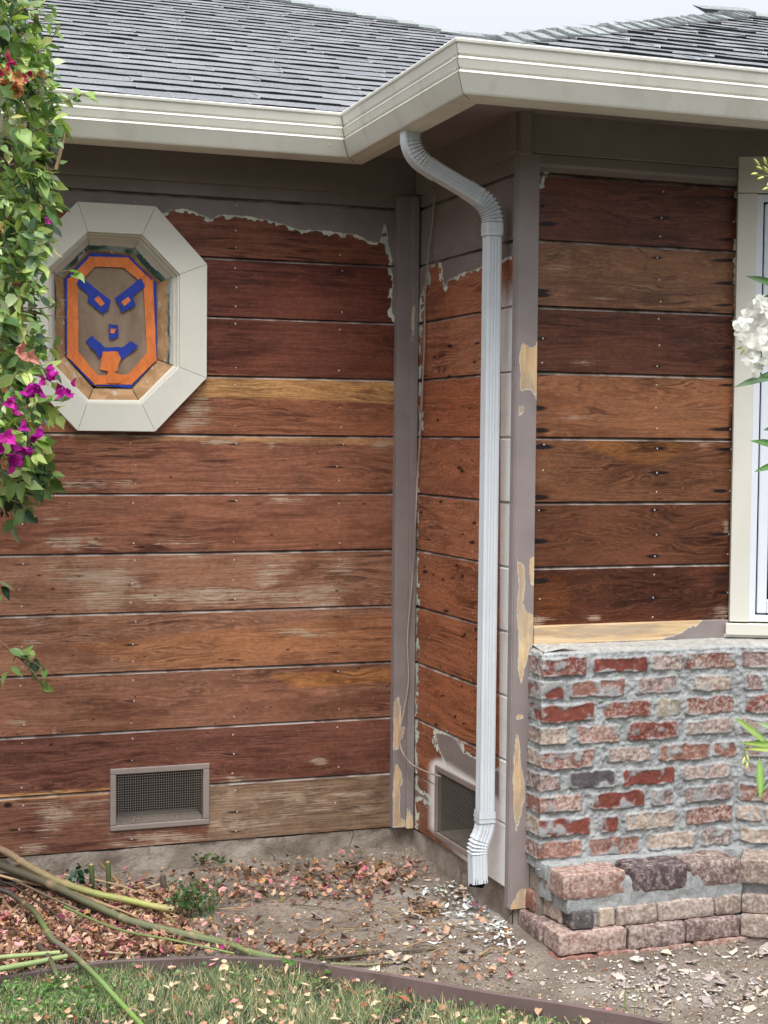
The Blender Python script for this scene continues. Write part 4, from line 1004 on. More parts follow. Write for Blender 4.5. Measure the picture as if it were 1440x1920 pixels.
# ------------------------------------------------------------------ casement window on the bay and its casing
BA = rad(25); W0 = np.array([2.492, YC-.018, 0]); eW = np.array([math.cos(BA), -math.sin(BA), 0]); nW = np.array([-math.sin(BA), -math.cos(BA), 0]); Z1 = np.array([0, 0, 1.])
bay = bpy.data.objects.new('bay_window', None); COL.objects.link(bay); bay.location = W0; settle(bay, house); bay['label'] = 'white casement window in cream casing at the right edge'
def wb(mb, u0, u1, z0, z1, d0, d1): mb.obox(W0+eW*u0+nW*d0+Z1*z0, eW*(u1-u0), Z1*(z1-z0), nW*(d1-d0))
mb = MB(); wb(mb, .0, .056, .917, 2.190, -.02, .012); wb(mb, .0, 1.3, 2.192, 2.298, -.02, .012); wb(mb, 1.2, 1.26, .917, 2.19, -.02, .012); o_ = mb.build('casing', M['cream'], None); settle(o_, bay); bevel(o_, .0015, 2)
mb = MB(); wb(mb, -.012, 1.3, .878, .912, -.02, .026); wb(mb, -.016, 1.3, .870, .880, -.02, .016); o_ = mb.build('sill', M['cream'], None); settle(o_, bay); bevel(o_, .002, 2)
mb = MB()
for (a, b, c, d) in ((.056, .076, .917, 2.188), (.076, 1.2, 2.166, 2.188), (.076, 1.2, .917, .937)): wb(mb, a, b, c, d, -.02, .004)
o_ = mb.build('frame', M['vinyl'], None); settle(o_, bay); bevel(o_, .002, 2)
mb = MB(); wb(mb, .074, 1.2, .935, 2.168, -.03, -.012); o_ = mb.build('gasket', M['gasket'], None); settle(o_, bay)
mb = MB()
for (a, b, c, d) in ((.081, .110, .942, 2.161), (.110, 1.19, 2.12, 2.161), (.110, 1.19, .942, .984)): wb(mb, a, b, c, d, -.03, -.001)
o_ = mb.build('sash', M['vinyl'], None); settle(o_, bay); bevel(o_, .004, 3)
mb = MB(); wb(mb, .105, 1.2, .98, 2.13, -.026, -.0105); o_ = mb.build('glass_pane', M['glass'], None); settle(o_, bay)
mb = MB(); wb(mb, -.02, 1.3, 2.2985, 2.42, -.05, .012); mb.build('frieze_board', M['taupe'], house)
mb = MB(); wb(mb, .0, 1.3, .3, 2.3, -.12, -.04); mb.build('bay_wall', M['dark'], house)

# ------------------------------------------------------------------ brick base
BC = {'Q': (134, 116, 106), 'U': (112, 90, 86), 'R': (122, 68, 58), 'P': (132, 108, 105), 'B': (138, 98, 86), 'W': (168, 150, 138), 'D': (84, 78, 80), 'T': (164, 146, 126), 'G': (150, 142, 122), 'K': (82, 68, 72)}
MORT = srgb(156, 158, 157)
XS, YF = 1.832, 3.880
XI = 2.457                                   # inner corner with the bay
PS = .115                                    # side length back to the trim
def path_xy(u):
    """u=0 at the outer corner; negative on the side face, beyond XI-XS on the bay face"""
    u = np.asarray(u, float); Lf = XI-XS; x = np.where(u < 0, XS, np.where(u < Lf, XS+u, XI+(u-Lf)*math.cos(BA))); y = np.where(u < 0, YF-u, np.where(u < Lf, YF, YF-(u-Lf)*math.sin(BA)))
    nx = np.where(u < 0, -1., np.where(u < Lf, 0., -math.sin(BA))); ny = np.where(u < 0, 0., np.where(u < Lf, -1., -math.cos(BA)))
    k = smooth(-.010, .010, u)*(u < .2); nx = np.where(np.abs(u) < .010, -(1-k), nx); ny = np.where(np.abs(u) < .010, -k, ny)
    return x, y, nx, ny
def fx(c): return un(960+c/2.908, 1400, 1, YF)[0]-XS
rows = [
 (130, 225, 'P', .5, [(152,398,'R',.45),(442,735,'R',.15),(752,925,'P',.85),(938,1218,'R',.6),(1240,1420,'P',.5)]),
 (272, 366, 'B', .1, [(150,275,'R',.1),(308,605,'B',.3),(665,905,'P',.6),(985,1185,'T',.9),(1255,1335,'P',.5),(1360,1500,'P',.6)]),
 (410, 510, 'R', .3, [(150,445,'R',.12),(497,750,'R',.45),(787,915,'G',.5),(940,1200,'R',.62),(1265,1420,'R',.55)]),
 (545, 648, 'P', .8, [(150,300,'T',.85),(362,590,'B',.6),(635,902,'R',.4),(945,1205,'P',.9),(1250,1400,'P',.85)]),
 (675, 768, 'W', .9, [(150,450,'R',.58),(525,755,'P',.75),(810,1078,'B',.35),(1098,1222,'B',.35),(1262,1420,'P',.5)]),
 (800, 902, 'P', .5, [(150,262,'P',.55),(322,570,'D',.15),(608,888,'R',.03),(940,1190,'P',.85),(1255,1350,'P',.8)]),
 (940, 1048, 'B', .2, [(150,385,'R',.75),(436,730,'R',.05),(765,887,'P',.55),(945,1202,'P',.5),(1230,1420,'B',.4)]),
 (1075, 1178, 'T', .6, [(150,427,'R',.12),(490,582,'R',.2),(625,897,'T',.7),(948,1205,'R',.6),(1225,1345,'T',.7)]),
 (1200, 1280, 'B', .6, [(150,388,'B',.4),(432,702,'B',.45),(750,1003,'T',.8),(1040,1205,'K',.7),(1245,1420,'T',.8)]),
]
def uc(c): 
    u = fx(c); return u
ZT = .853; RP = .0655
stp = .0031
us = np.concatenate([np.arange(-PS, -.012, stp), np.arange(-.012, .012, .0016), np.arange(.012, 1.25, stp)])
zs = np.arange(.238, ZT+.0005, stp); NU, NZ = len(us), len(zs)
UU, ZZ = np.meshgrid(us, zs, indexing='ij'); uf, zf = UU.ravel(), ZZ.ravel()
jit = np.stack([(fbm(np.stack([uf*26, zf*26, zf*0], 1), 1, 3)-.5)*.014, (fbm(np.stack([uf*26, zf*26, zf*0+9], 1), 2, 3)-.5)*.012], 1)
hb = np.full(len(uf), -1.0); colb = np.tile(MORT, (len(uf), 1)); eff = np.zeros(len(uf)); proud = np.zeros(len(uf))
rb_ = np.random.default_rng(21)
for ri, (ct, cbm, sc, se, bl) in enumerate(rows):
    zt = ZT-.008-RP*ri-.004; zb_ = zt-.0495
    zt2 = zt
    lst = [(-PS, uc(bl[0][1]) if True else 0, None)]
    bricks = [(-PS+rb_.uniform(-.01, .02), .0, sc, se)]+[(max(uc(a), 0) if a > 155 else 0.0, uc(b), t, e_) for a, b, t, e_ in bl]
    xnext = uc(bl[-1][1])+.014
    while xnext < 1.3:
        wd = rb_.uniform(.12, .2); bricks.append((xnext, xnext+wd, rb_.choice(list('PBRTW')), rb_.uniform(.2, .8))); xnext += wd+.014
    for bi, (a, b, t, e_) in enumerate(bricks):
        if bi == 0: a, b = -PS-.02, 0.0
        corner = (bi == 1 and a < .004)
        dz0, dz1 = rb_.normal(0, .002, 2)
        m0 = zb_+dz0; m1 = zt+dz1; hz = (m1-m0)/2; cz = (m0+m1)/2
        if t == 'W' or e_ > .7: hz *= .93
        ua, ub = a, b
        if bi == 0: ub = .03                      # joined round the corner
        if corner: ua = -.03
        cu = (ua+ub)/2; hu = (ub-ua)/2; rr = .009
        dx = np.abs(uf+jit[:, 0]-cu)-hu+rr; dz_ = np.abs(zf+jit[:, 1]-cz)-hz+rr
        sd_ = rr-(np.hypot(np.maximum(dx, 0), np.maximum(dz_, 0))+np.minimum(np.maximum(dx, dz_), 0))
        if bi == 0: sd_ = np.where(uf < .0, sd_, -1)
        if corner: sd_ = np.where(uf >= .0, sd_, -1)
        msk = sd_ > hb
        hb = np.where(msk, sd_, hb); c = srgb(*BC[t])*rb_.uniform(.9, 1.1)
        colb = np.where((msk & (sd_ > 0))[:, None], c, colb); eff = np.where(msk & (sd_ > 0), e_, eff); proud = np.where(msk, rb_.normal(.002, .0018), proud)
isb = smooth(-.0006, .0012, hb)
P0 = np.stack([uf*60, zf*60, zf*0], 1); nA = fbm(P0, 41, 4)-.5; nB_ = fbm(P0*.35, 43, 3)-.5; nC = fbm(P0*2.2, 45, 3)-.5
hm = -.0022+nA*.011+nB_*.008+nC*.006
hbr = .0002+proud*.8+nA*(.002+.007*eff)+nC*.0018+nB_*.003
hgt = hm*(1-isb)+hbr*isb
# some mortar smeared over brick edges
smear = smooth(.54, .72, fbm(np.stack([uf*34, zf*34, zf*0+3], 1), 51, 4)+.22*(1-smooth(0, .010, hb)))
hgt = np.where((isb > .5), np.maximum(hgt, hgt+smear*.0025), hgt)
isb2 = isb*(1-smear*.9); colb = colb*isb2[:, None]+MORT*(1-isb2[:, None])
# mortar tone variation, whiter near the top
mv = (fbm(np.stack([uf*12, zf*12, zf*0+4], 1), 61, 3)-.5)*.35+1; colb = np.where((isb2 < .5)[:, None], colb*mv[:, None]*(1+.12*smooth(.78, .85, zf))[:, None], colb)
x, y, nx, ny = path_xy(uf)
V = np.stack([x+nx*hgt, y+ny*hgt, zf], 1)
i, j = np.meshgrid(np.arange(NU-1), np.arange(NZ-1), indexing='ij'); a = (i*NZ+j).ravel(); Fq = np.stack([a, a+NZ, a+NZ+1, a+1], 1)
# sloped mortar cap on top, back to the wall
top_i = np.arange(NU)*NZ+NZ-1; capn = 7; capV = []; base = len(V); cc_ = []; prev = top_i; extraF = []
for q in range(1, capn+1):
    f = q/capn; xx, yy, nx_, ny_ = path_xy(us); hh = hgt[top_i]*(1-f)
    d = -.118*f
    jitc = (fbm(np.stack([us*40, us*0+q*1.3, us*0], 1), 71, 3)-.5)*.006
    X_ = xx+nx_*(hh+d*(us > -.02)); Y_ = yy+ny_*(hh+d*(us > -.02)); 
    X_ = np.where(us <= -.02, xx+.05*f, X_)
    capV.append(np.stack([X_, Y_, np.full(NU, ZT)+.019*f**.8+jitc*(f < 1)], 1)); cur = base+(q-1)*NU+np.arange(NU)
    extraF.append(np.stack([prev[:-1], prev[1:], cur[1:], cur[:-1]], 1)); prev = cur
V = np.vstack([V]+capV); Fq = np.vstack([Fq]+extraF); k = NU*capn
colb = np.vstack([colb, np.tile(srgb(168, 166, 160), (k, 1))*(1+.1*(RNG.random((k, 1))-.5))]); isbv = np.r_[isb2, np.zeros(k)]; effv = np.r_[eff, np.zeros(k)]
bw = mesh_obj('brick_base', V, Fq, M['brick'], house, {'col': colb, 'isb': isbv, 'eff': effv}, True)
bw['label'] = 'base wall of reused red brick in thick grey mortar'
mb = MB(); mb.box((XS+.01, YF+.02, -.05), (XI+.02, YC-.03, .845)); mb.obox((XI, YF+.02, -.05), eW*1.2, (0, 0, .895), -nW*.1); mb.build('brick_core', M['conc'], bw)

def noisy_brick(mb_list, c, hx, hy, hz, rotz, tcode, e_, seed, rough=.0065, rnd=.0065):
    """displaced rounded brick, centre c"""
    st = .0075; r = np.random.default_rng(seed); Vs = []; Fs = []; b = 0
    H = np.array([hx, hy, hz])
    for ax in range(3):
        oa = [i for i in range(3) if i != ax]; n0 = max(3, int(2*H[oa[0]]/st)); n1 = max(3, int(2*H[oa[1]]/st))
        g0, g1 = np.meshgrid(np.linspace(-1, 1, n0+1)*H[oa[0]], np.linspace(-1, 1, n1+1)*H[oa[1]], indexing='ij')
        for sgn in (-1, 1):
            P = np.zeros((g0.size, 3)); P[:, oa[0]] = g0.ravel(); P[:, oa[1]] = g1.ravel(); P[:, ax] = sgn*H[ax]
            i, j = np.meshgrid(np.arange(n0), np.arange(n1), indexing='ij'); a = (b+i*(n1+1)+j).ravel(); q = np.stack([a, a+n1+1, a+n1+2, a+1], 1)
            if (sgn > 0) == (ax == 1): q = q[:, ::-1]
            Vs.append(P); Fs.append(q); b += len(P)
    P = np.vstack(Vs); Fq = np.vstack(Fs)
    inner = np.clip(P, -(H-rnd), H-rnd); d = P-inner; L = np.linalg.norm(d, axis=1, keepdims=True); nrm = d/np.maximum(L, 1e-9)
    P = inner+nrm*rnd
    n = (fbm(P*30+seed*7.7, 3, 4)-.5)*2*rough+(fbm(P*110+seed*3.1, 9, 3)-.5)*.0022+(fbm(P*9+seed*1.7, 19, 2)-.5)*.010
    P = P+nrm*n[:, None]
    cs, sn = math.cos(rotz), math.sin(rotz); Q = P.copy(); Q[:, 0] = P[:, 0]*cs-P[:, 1]*sn; Q[:, 1] = P[:, 0]*sn+P[:, 1]*cs; Q += np.array(c)
    col = srgb(*BC[tcode])*r.uniform(.9, 1.1)
    mb_list.append((Q, Fq, np.tile(col, (len(Q), 1)), np.ones(len(Q)), np.full(len(Q), e_)))
def merge_parts(name, parts, mat, parent, label=None):
    V = []; Fq = []; C = []; I = []; E_ = []; b = 0
    for (v, f, c, i_, e_) in parts: V.append(v); Fq.append(f+b); C.append(c); I.append(i_); E_.append(e_); b += len(v)
    o = mesh_obj(name, np.vstack(V), np.vstack(Fq), mat, parent, {'col': np.vstack(C), 'isb': np.concatenate(I), 'eff': np.concatenate(E_)}, True)
    if label: o['label'] = label
    return o
ledge = []
def fpx(c, Y): return un(960+c/2.908, 1640, 1, Y)[0]
def row_bricks(zc, hz, yf_, xs_, lst, ydepth, seed, rough=.004, side=None, gap_in=0):
    for k, (a, b, t, e_) in enumerate(lst):
        x0, x1 = fpx(a, yf_), fpx(b, yf_)
        if k == 0: x0 = xs_
        noisy_brick(ledge, ((x0+x1)/2, yf_+ydepth/2, zc+RNG.normal(0, .001)), (x1-x0)/2, ydepth/2, hz, RNG.normal(0, .012), t, e_, seed+k, rough)
    xe = fpx(lst[-1][1], yf_)
    # bay side continues at an angle
    a0 = np.array([xe+.002, yf_+.010])
    for k in range(5):
        L = RNG.uniform(.17, .2); ang = BA*1.5; c = a0+np.array([math.cos(ang), -math.sin(ang)])*(.003+L/2)+np.array([math.sin(ang), math.cos(ang)])*(ydepth/2-.004)
        noisy_brick(ledge, (c[0], c[1], zc), L/2, ydepth/2, hz, -ang, 'QUQPW'[k], .6, seed+50+k, rough); a0 = a0+np.array([math.cos(ang), -math.sin(ang)])*(L+.012)
Y10, Y11, Y12, Y13 = 3.750, 3.742, 3.722, 3.715
row_bricks(.223, .0345, Y10, 1.846, [(245,622,'B',.62),(655,958,'K',.42),(975,1240,'U',.55)], .13, 100)
noisy_brick(ledge, (1.893, 3.905, .214), .046, .045, .033, 0, 'T', .8, 130, .006)
row_bricks(.131, .0265, Y11, 1.868, [(315,455,'D',.3),(480,572,'T',.6),(580,792,'Q',.6),(803,1105,'Q',.8),(1115,1256,'Q',.5)], .12, 200)
noisy_brick(ledge, (1.905, 3.865, .131), .048, .062, .0265, .06, 'T', .75, 230, .006); noisy_brick(ledge, (1.872, 3.955, .135), .04, .035, .028, 0, 'B', .3, 231, .005)
row_bricks(.072, .030, Y12, 1.822, [(240,632,'R',.8),(642,955,'U',.6),(962,1252,'U',.5)], .11, 300)
noisy_brick(ledge, (1.862, 3.915, .072), .047, .080, .030, 0, 'U', .5, 330, .004)
row_bricks(.010, .031, Y13, 1.812, [(235,468,'B',.3),(480,700,'B',.45),(710,1000,'B',.5),(1010,1300,'B',.5)], .11, 400)
noisy_brick(ledge, (1.856, 3.905, .012), .047, .085, .031, 0, 'B', .4, 430, .004)
# mortar bed between the ledge bricks
def mortar_block(lo, hi, seed, amp=.006, rot=0.0):
    lo = np.array(lo, float); hi = np.array(hi, float); n0 = len(ledge); noisy_brick(ledge, (lo+hi)/2, *((hi-lo)/2), rot, 'P', 0, seed, amp, .006)
    q = ledge[n0]; ledge[n0] = (q[0], q[1], np.tile(MORT*.95, (len(q[0]), 1)), np.zeros(len(q[0])), np.zeros(len(q[0])))
mortar_block((1.858, 3.754, .145), (2.42, YC-.04, .232), 501); mortar_block((1.885, 3.757, .10), (2.42, YC-.04, .19), 502, .005)
mortar_block((1.850, 3.746, -.02), (2.42, YC-.04, .095), 503, .004); mortar_block((1.845, 3.84, .16), (1.95, YC-.04, .262), 504, .008); mortar_block((XS+.004, YF-.03, .214), (XI+.02, YF+.04, .262), 505, .007)
mortar_block((XI-.075, YF-.300, -.02), (XI+.60, YF-.06, .225), 510, .006, -BA*1.5)
merge_parts('brick_footing', ledge, M['brick'], bw, 'stepped footing courses of worn brick at the foot of the wall')

# ------------------------------------------------------------------ ground
def axis(lo, hi, d0, d1, st, far):
    inner = np.arange(d0, d1+1e-9, st); left = lo+(d0-lo)*(1-np.linspace(1, 0, 16)[:-1]**2.5) if lo < d0 else []
    right = d1+(hi-d1)*(np.linspace(0, 1, 16)[1:]**2.5); return np.concatenate([left, inner, right])
gx = axis(-80, 80, -.3, 3.3, .02, 0); gy = axis(-60, 120, 2.9, 5.0, .02, 0)
GXX, GYY = np.meshgrid(gx, gy, indexing='ij'); px_, py_ = GXX.ravel(), GYY.ravel()
inb = (px_ > -.6) & (px_ < 3.6) & (py_ > 2.6) & (py_ < 5.2)
nz_ = fbm(np.stack([px_*6, py_*6, px_*0], 1), 81, 4)-.5; nz2 = fbm(np.stack([px_*26, py_*26, px_*0], 1), 82, 3)-.5
pz = gz(px_, py_)+(nz_*.016+nz2*.007)*inb
pd = pr(np.stack([px_, py_, pz], 1)); dust = ellipses(pd[:, 0], pd[:, 1], [(760, 1680, 120, 30, .6), (900, 1720, 110, 40, .9), (1250, 1850, 260, 60, .55), (700, 1760, 60, 20, .3)])*inb
_e = np.array([un(a_, b_, 2, .05)[:2] for a_, b_ in [(-260, 1890), (0, 1845), (300, 1810), (600, 1818), (850, 1860), (1100, 1905), (1300, 1950), (1500, 2010)]])
lawn = smooth(.0, .03, np.interp(px_, _e[:, 0], _e[:, 1])-py_)
i, j = np.meshgrid(np.arange(len(gx)-1), np.arange(len(gy)-1), indexing='ij'); a = (i*len(gy)+j).ravel(); n_ = len(gy)
gr = mesh_obj('ground', np.stack([px_, py_, pz], 1), np.stack([a, a+n_, a+n_+1, a+1], 1), M['ground'], None, {'dust': dust, 'lawn': lawn}, True); gr['kind'] = 'structure'

# lawn edging strip
EDP = [(-260, 1885), (-120, 1858), (0, 1833), (100, 1815), (200, 1803), (300, 1797), (420, 1794), (520, 1797), (600, 1806), (700, 1822), (850, 1848), (1000, 1873), (1100, 1888), (1200, 1907), (1300, 1930), (1420, 1965)]
def edge_y(px): return np.interp(px, [p[0] for p in EDP], [p[1] for p in EDP])
ep = smoothpath([un(a, b, 2, .082) for a, b in EDP], 5)
tn = np.gradient(ep, axis=0)[:, :2]; tn /= np.linalg.norm(tn, axis=1)[:, None]; nn = np.stack([-tn[:, 1], tn[:, 0]], 1)
V = []; 
for k in range(len(ep)):
    wv = .002*math.sin(k*.7)
    for (d, z) in ((0, .0), (0, .078), (.0025, .082), (.007, .082), (.009, .078), (.009, .0)):
        V.append((ep[k, 0]+nn[k, 0]*(d+wv), ep[k, 1]+nn[k, 1]*(d+wv), z))
Fq = [(k*6+q, (k+1)*6+q, (k+1)*6+q+1, k*6+q+1) for k in range(len(ep)-1) for q in range(5)]
eg = mesh_obj('lawn_edging', V, np.array(Fq), M['edging'], None, None, False)
tag(eg, 'curving brown plastic edging strip between the lawn and the bare soil', 'lawn edging')

# ------------------------------------------------------------------ scattering
def rotm(rx, ry, rz):
    cx, sx, cy, sy, cz, sz = np.cos(rx), np.sin(rx), np.cos(ry), np.sin(ry), np.cos(rz), np.sin(rz); n = len(rx); R = np.zeros((n, 3, 3))
    R[:, 0, 0] = cz*cy; R[:, 0, 1] = cz*sy*sx-sz*cx; R[:, 0, 2] = cz*sy*cx+sz*sx; R[:, 1, 0] = sz*cy; R[:, 1, 1] = sz*sy*sx+cz*cx; R[:, 1, 2] = sz*sy*cx-cz*sx
    R[:, 2, 0] = -sy; R[:, 2, 1] = cy*sx; R[:, 2, 2] = cy*cx; return R
def scatter(tV, tF, pos, R, sc, cols, jitter=0.0, seed=0):
    tV = np.asarray(tV, float); n = len(pos); k = len(tV); sc = np.asarray(sc); sc = sc[:, None] if sc.ndim == 1 else sc
    T = tV[None]*sc[:, None, :] if sc.shape[1] == 3 else tV[None]*sc[:, :, None]
    if jitter: T = T+np.random.default_rng(seed).normal(0, jitter, T.shape)*sc.mean(1)[:, None, None]
    V = np.einsum('nij,nkj->nki', R, T)+pos[:, None]; Fq = (np.asarray(tF)[None]+(np.arange(n)*k)[:, None, None]).reshape(-1, np.shape(tF)[1])
    return V.reshape(-1, 3), Fq, np.repeat(cols, k, 0)
def sample_px(n, dens, box, seed):
    r = np.random.default_rng(seed); x = r.uniform(box[0], box[2], n*6); y = r.uniform(box[1], box[3], n*6); keep = r.random(n*6) < dens(x, y); return x[keep][:n], y[keep][:n]
def to_ground(x, y):
    P = np.zeros((len(x), 3)); z = np.full(len(x), .05)
    d = np.stack([(x-720)/F_PX, (y-960)/F_PX, np.ones(len(x))], 1) @ CM
    for _ in range(4):
        t = (z-ZC)/d[:, 2]; P = np.array([0, 0, ZC])+d*t[:, None]; z = gz(P[:, 0], P[:, 1])
    ok = (P[:, 1] < YA-.012) & ~((P[:, 0] > 1.77) & (P[:, 1] > 3.72)); ok &= ~((P[:, 0] > 2.45) & (P[:, 1] > 3.72-(P[:, 0]-2.45)*.8))
    return P, ok
# curled dry leaf template
LV = [(0, -.5, .0), (-.26, -.18, .10), (0, -.2, 0), (.26, -.18, .12), (-.30, .12, .14), (0, .12, -.02), (.30, .12, .10), (0, .5, .12)]
LF = [(0, 2, 1), (0, 3, 2), (1, 2, 5), (1, 5, 4), (2, 3, 6), (2, 6, 5), (4, 5, 7), (5, 6, 7)]
def pal(n, items, seed):
    r = np.random.default_rng(seed); w_ = np.array([i[1] for i in items], float); w_ /= w_.sum(); k = r.choice(len(items), n, p=w_)
    c = np.array([srgb(*i[0]) for i in items])[k]; return c*r.uniform(.75, 1.2, (n, 1))
def dens_leaf(x, y):
    d = .95*smooth(400, 290, x)*smooth(1655, 1700, y+0*x)
    d = np.maximum(d, .20*(np.abs(y-(1664-.02*(x-400))) < 32)*smooth(780, 700, x)*smooth(280, 420, x))
    d = np.maximum(d, .18*smooth(600, 400, x)*smooth(1700, 1760, y)); d = np.maximum(d, .035); d = np.maximum(d, .5*ellipses(x, y, [(800, 1710, 40, 14, 1), (700, 1640, 70, 20, 1), (560, 1790, 120, 14, .9)]))
    return d*(y < edge_y(x)-2)
def leaflayer(n, dens, box, seed, size, items, lift, name, label, cat, tilt=.5, jit=.10):
    x, y = sample_px(n, dens, box, seed); P, ok = to_ground(x, y); P = P[ok]; m_ = len(P); r = np.random.default_rng(seed+1)
    P[:, 2] += r.uniform(.002, lift, m_)*(1 if np.isscalar(lift) else 1)
    R = rotm(r.normal(0, tilt, m_), r.normal(0, tilt, m_), r.uniform(0, 6.28, m_)); s = r.uniform(*size, m_)
    V, Fq, C = scatter(LV, LF, P, R, np.stack([s*r.uniform(.7, 1.2, m_), s, s*r.uniform(.5, 1.8, m_)], 1), pal(m_, items, seed+2), jit, seed)
    o = mesh_obj(name, V, Fq, M['litter'], None, {'col': C}, False)
    if label: tag(o, label, cat, kind='stuff')
    return o
LIT = [((190, 154, 128), 6), ((170, 130, 108), 5), ((206, 176, 148), 4), ((140, 104, 80), 6), ((104, 78, 62), 6), ((206, 156, 150), 2.6), ((190, 116, 124), 1.1), ((160, 60, 110), .25), ((190, 146, 96), 1.5), ((116, 110, 74), 1)]
leaflayer(6900, dens_leaf, (-150, 1600, 1000, 1850), 91, (.012, .031), LIT, .026, 'leaf_litter', 'drift of dried tan and pink bougainvillea bracts on the soil', 'leaf litter', .6)
def dens_crumb(x, y): return np.maximum(.5*dens_leaf(x, y), .45)*(y < edge_y(x))
leaflayer(6000, dens_crumb, (-100, 1590, 1500, 1960), 95, (.003, .011), [((196, 176, 150), 3), ((150, 120, 92), 4), ((100, 80, 64), 3), ((210, 200, 184), 2), ((176, 128, 100), 2)], .004, 'soil_crumbs', 'fine crumbs of dried leaf and chaff on bare soil', 'debris', .4)
# paint chips
CV = [(-.5, -.3, 0), (.1, -.45, .03), (.5, -.1, .05), (.35, .35, .0), (-.2, .45, .05), (-.55, .1, .02), (0, 0, .06)]
CF = [(0, 1, 6), (1, 2, 6), (2, 3, 6), (3, 4, 6), (4, 5, 6), (5, 0, 6)]
def dens_chip(x, y):
    return ellipses(x, y, [(900, 1700, 70, 40, 1.0), (850, 1680, 60, 22, .55), (940, 1745, 60, 25, .9), (800, 1740, 60, 20, .35)])*(y < edge_y(x))
def dens_chip2(x, y):
    return (.08+.9*ellipses(x, y, [(1250, 1850, 200, 50, .9), (1400, 1850, 80, 60, .8), (1110, 1845, 60, 16, .8), (900, 1790, 120, 26, .35), (960, 1770, 100, 20, .5)]))*(y < edge_y(x)+10)*(x > 560)
parts = []
for (n, dn, sz, it, sd, zz) in ((2600, dens_chip, (.003, .020), [((214, 216, 214), 5), ((190, 210, 200), 1.1), ((168, 158, 152), 2), ((202, 186, 164), 2)], 201, .012),
                            (1100, dens_chip2, (.003, .013), [((206, 196, 176), 4), ((170, 158, 150), 3), ((214, 210, 200), 3), ((150, 138, 132), 2)], 211, .004),
                            (90, dens_chip2, (.016, .040), [((206, 196, 176), 2), ((166, 152, 146), 3), ((176, 164, 156), 2)], 221, .004)):
    x, y = sample_px(n, dn, (560, 1620, 1500, 1960), sd); P, ok = to_ground(x, y); P = P[ok]; m_ = len(P); r = np.random.default_rng(sd+1); P[:, 2] += r.uniform(.003, .004+zz, m_)
    s = r.uniform(*sz, m_); R = rotm(r.normal(0, .22, m_), r.normal(0, .22, m_), r.uniform(0, 6.28, m_))
    parts.append(scatter(CV, CF, P, R, np.stack([s*r.uniform(.8, 1.6, m_), s*r.uniform(.5, 1, m_), s], 1), pal(m_, it, sd+2), .12, sd))
b = 0; Vs = []; Fs = []; Cs = []
for v, f, c in parts: Vs.append(v); Fs.append(f+b); Cs.append(c); b += len(v)
tag(mesh_obj('paint_chips', np.vstack(Vs), np.vstack(Fs), M['chip'], None, {'col': np.vstack(Cs)}), 'white, mint and taupe paint flakes scattered on the soil by the downspout', 'paint chips', kind='stuff')
# small stones and grit
SV = np.array([(0, 0, 1), (0, 0, -1), (1, 0, 0), (-1, 0, 0), (0, 1, 0), (0, -1, 0)])*.5; SF = [(0, 2, 4), (0, 4, 3), (0, 3, 5), (0, 5, 2), (1, 4, 2), (1, 3, 4), (1, 5, 3), (1, 2, 5)]
x, y = sample_px(5200, lambda x, y: .7*(y < edge_y(x)+4), (-100, 1590, 1500, 1980), 301); P, ok = to_ground(x, y); P = P[ok]; m_ = len(P); r = np.random.default_rng(302)
s = r.uniform(.0018, .0055, m_)*(1+2*(r.random(m_) < .02)); P[:, 2] += .002
v, f, c = scatter(SV, SF, P, rotm(r.uniform(0, 3, m_), r.uniform(0, 3, m_), r.uniform(0, 6, m_)), np.stack([s, s*.8, s*.6], 1), pal(m_, [((188, 176, 158), 3), ((140, 126, 112), 4), ((96, 84, 76), 3), ((214, 206, 192), 1.5)], 303), .1, 3)
tag(mesh_obj('grit', v, f, M['chip'], None, {'col': c}), 'grit and tiny stones over the bare soil', 'grit', kind='stuff')
# lawn
r = np.random.default_rng(401)
BV = [(-.5, 0, 0), (.5, 0, 0), (-.38, .08, .45), (.38, .08, .45), (0, .35, 1.0)]; BF3 = [(0, 1, 3), (0, 3, 2), (2, 3, 4)]
n = 130000; x = r.uniform(-200, 1560, n); y = r.uniform(1800, 2080, n)
clump = fbm(np.stack([x*.012, y*.03, x*0], 1), 91, 3)
keep = (y > edge_y(x)+16) & (r.random(n) < smooth(.36, .54, clump)*.80+.10); keep &= ~((x > 1000) & (y < edge_y(x)+26+r.uniform(0, 20, n)))
x, y = x[keep], y[keep]; P, ok = to_ground(x, y); P = P[ok]; x = x[ok]; y = y[ok]; n = len(P)
P[:, 2] -= .004; hgt_ = r.uniform(.018, .050, n)*(.7+.6*fbm(np.stack([x*.02, y*.04, x*0], 1), 93, 2)); wd = r.uniform(.0018, .0036, n)
R = rotm(r.normal(0, .45, n), r.normal(0, .45, n), r.uniform(0, 6.28, n))
v, f, c = scatter(BV, BF3, P, R, np.stack([wd, hgt_, hgt_], 1), pal(n, [((122, 146, 106), 5), ((144, 164, 126), 4), ((98, 126, 94), 4), ((168, 168, 126), 3), ((208, 194, 158), 8), ((72, 98, 72), 2)], 405))
tag(mesh_obj('lawn_grass', v, f, M['grass'], None, {'col': c}), 'patchy green lawn grass in front of the edging strip', 'grass', kind='stuff')
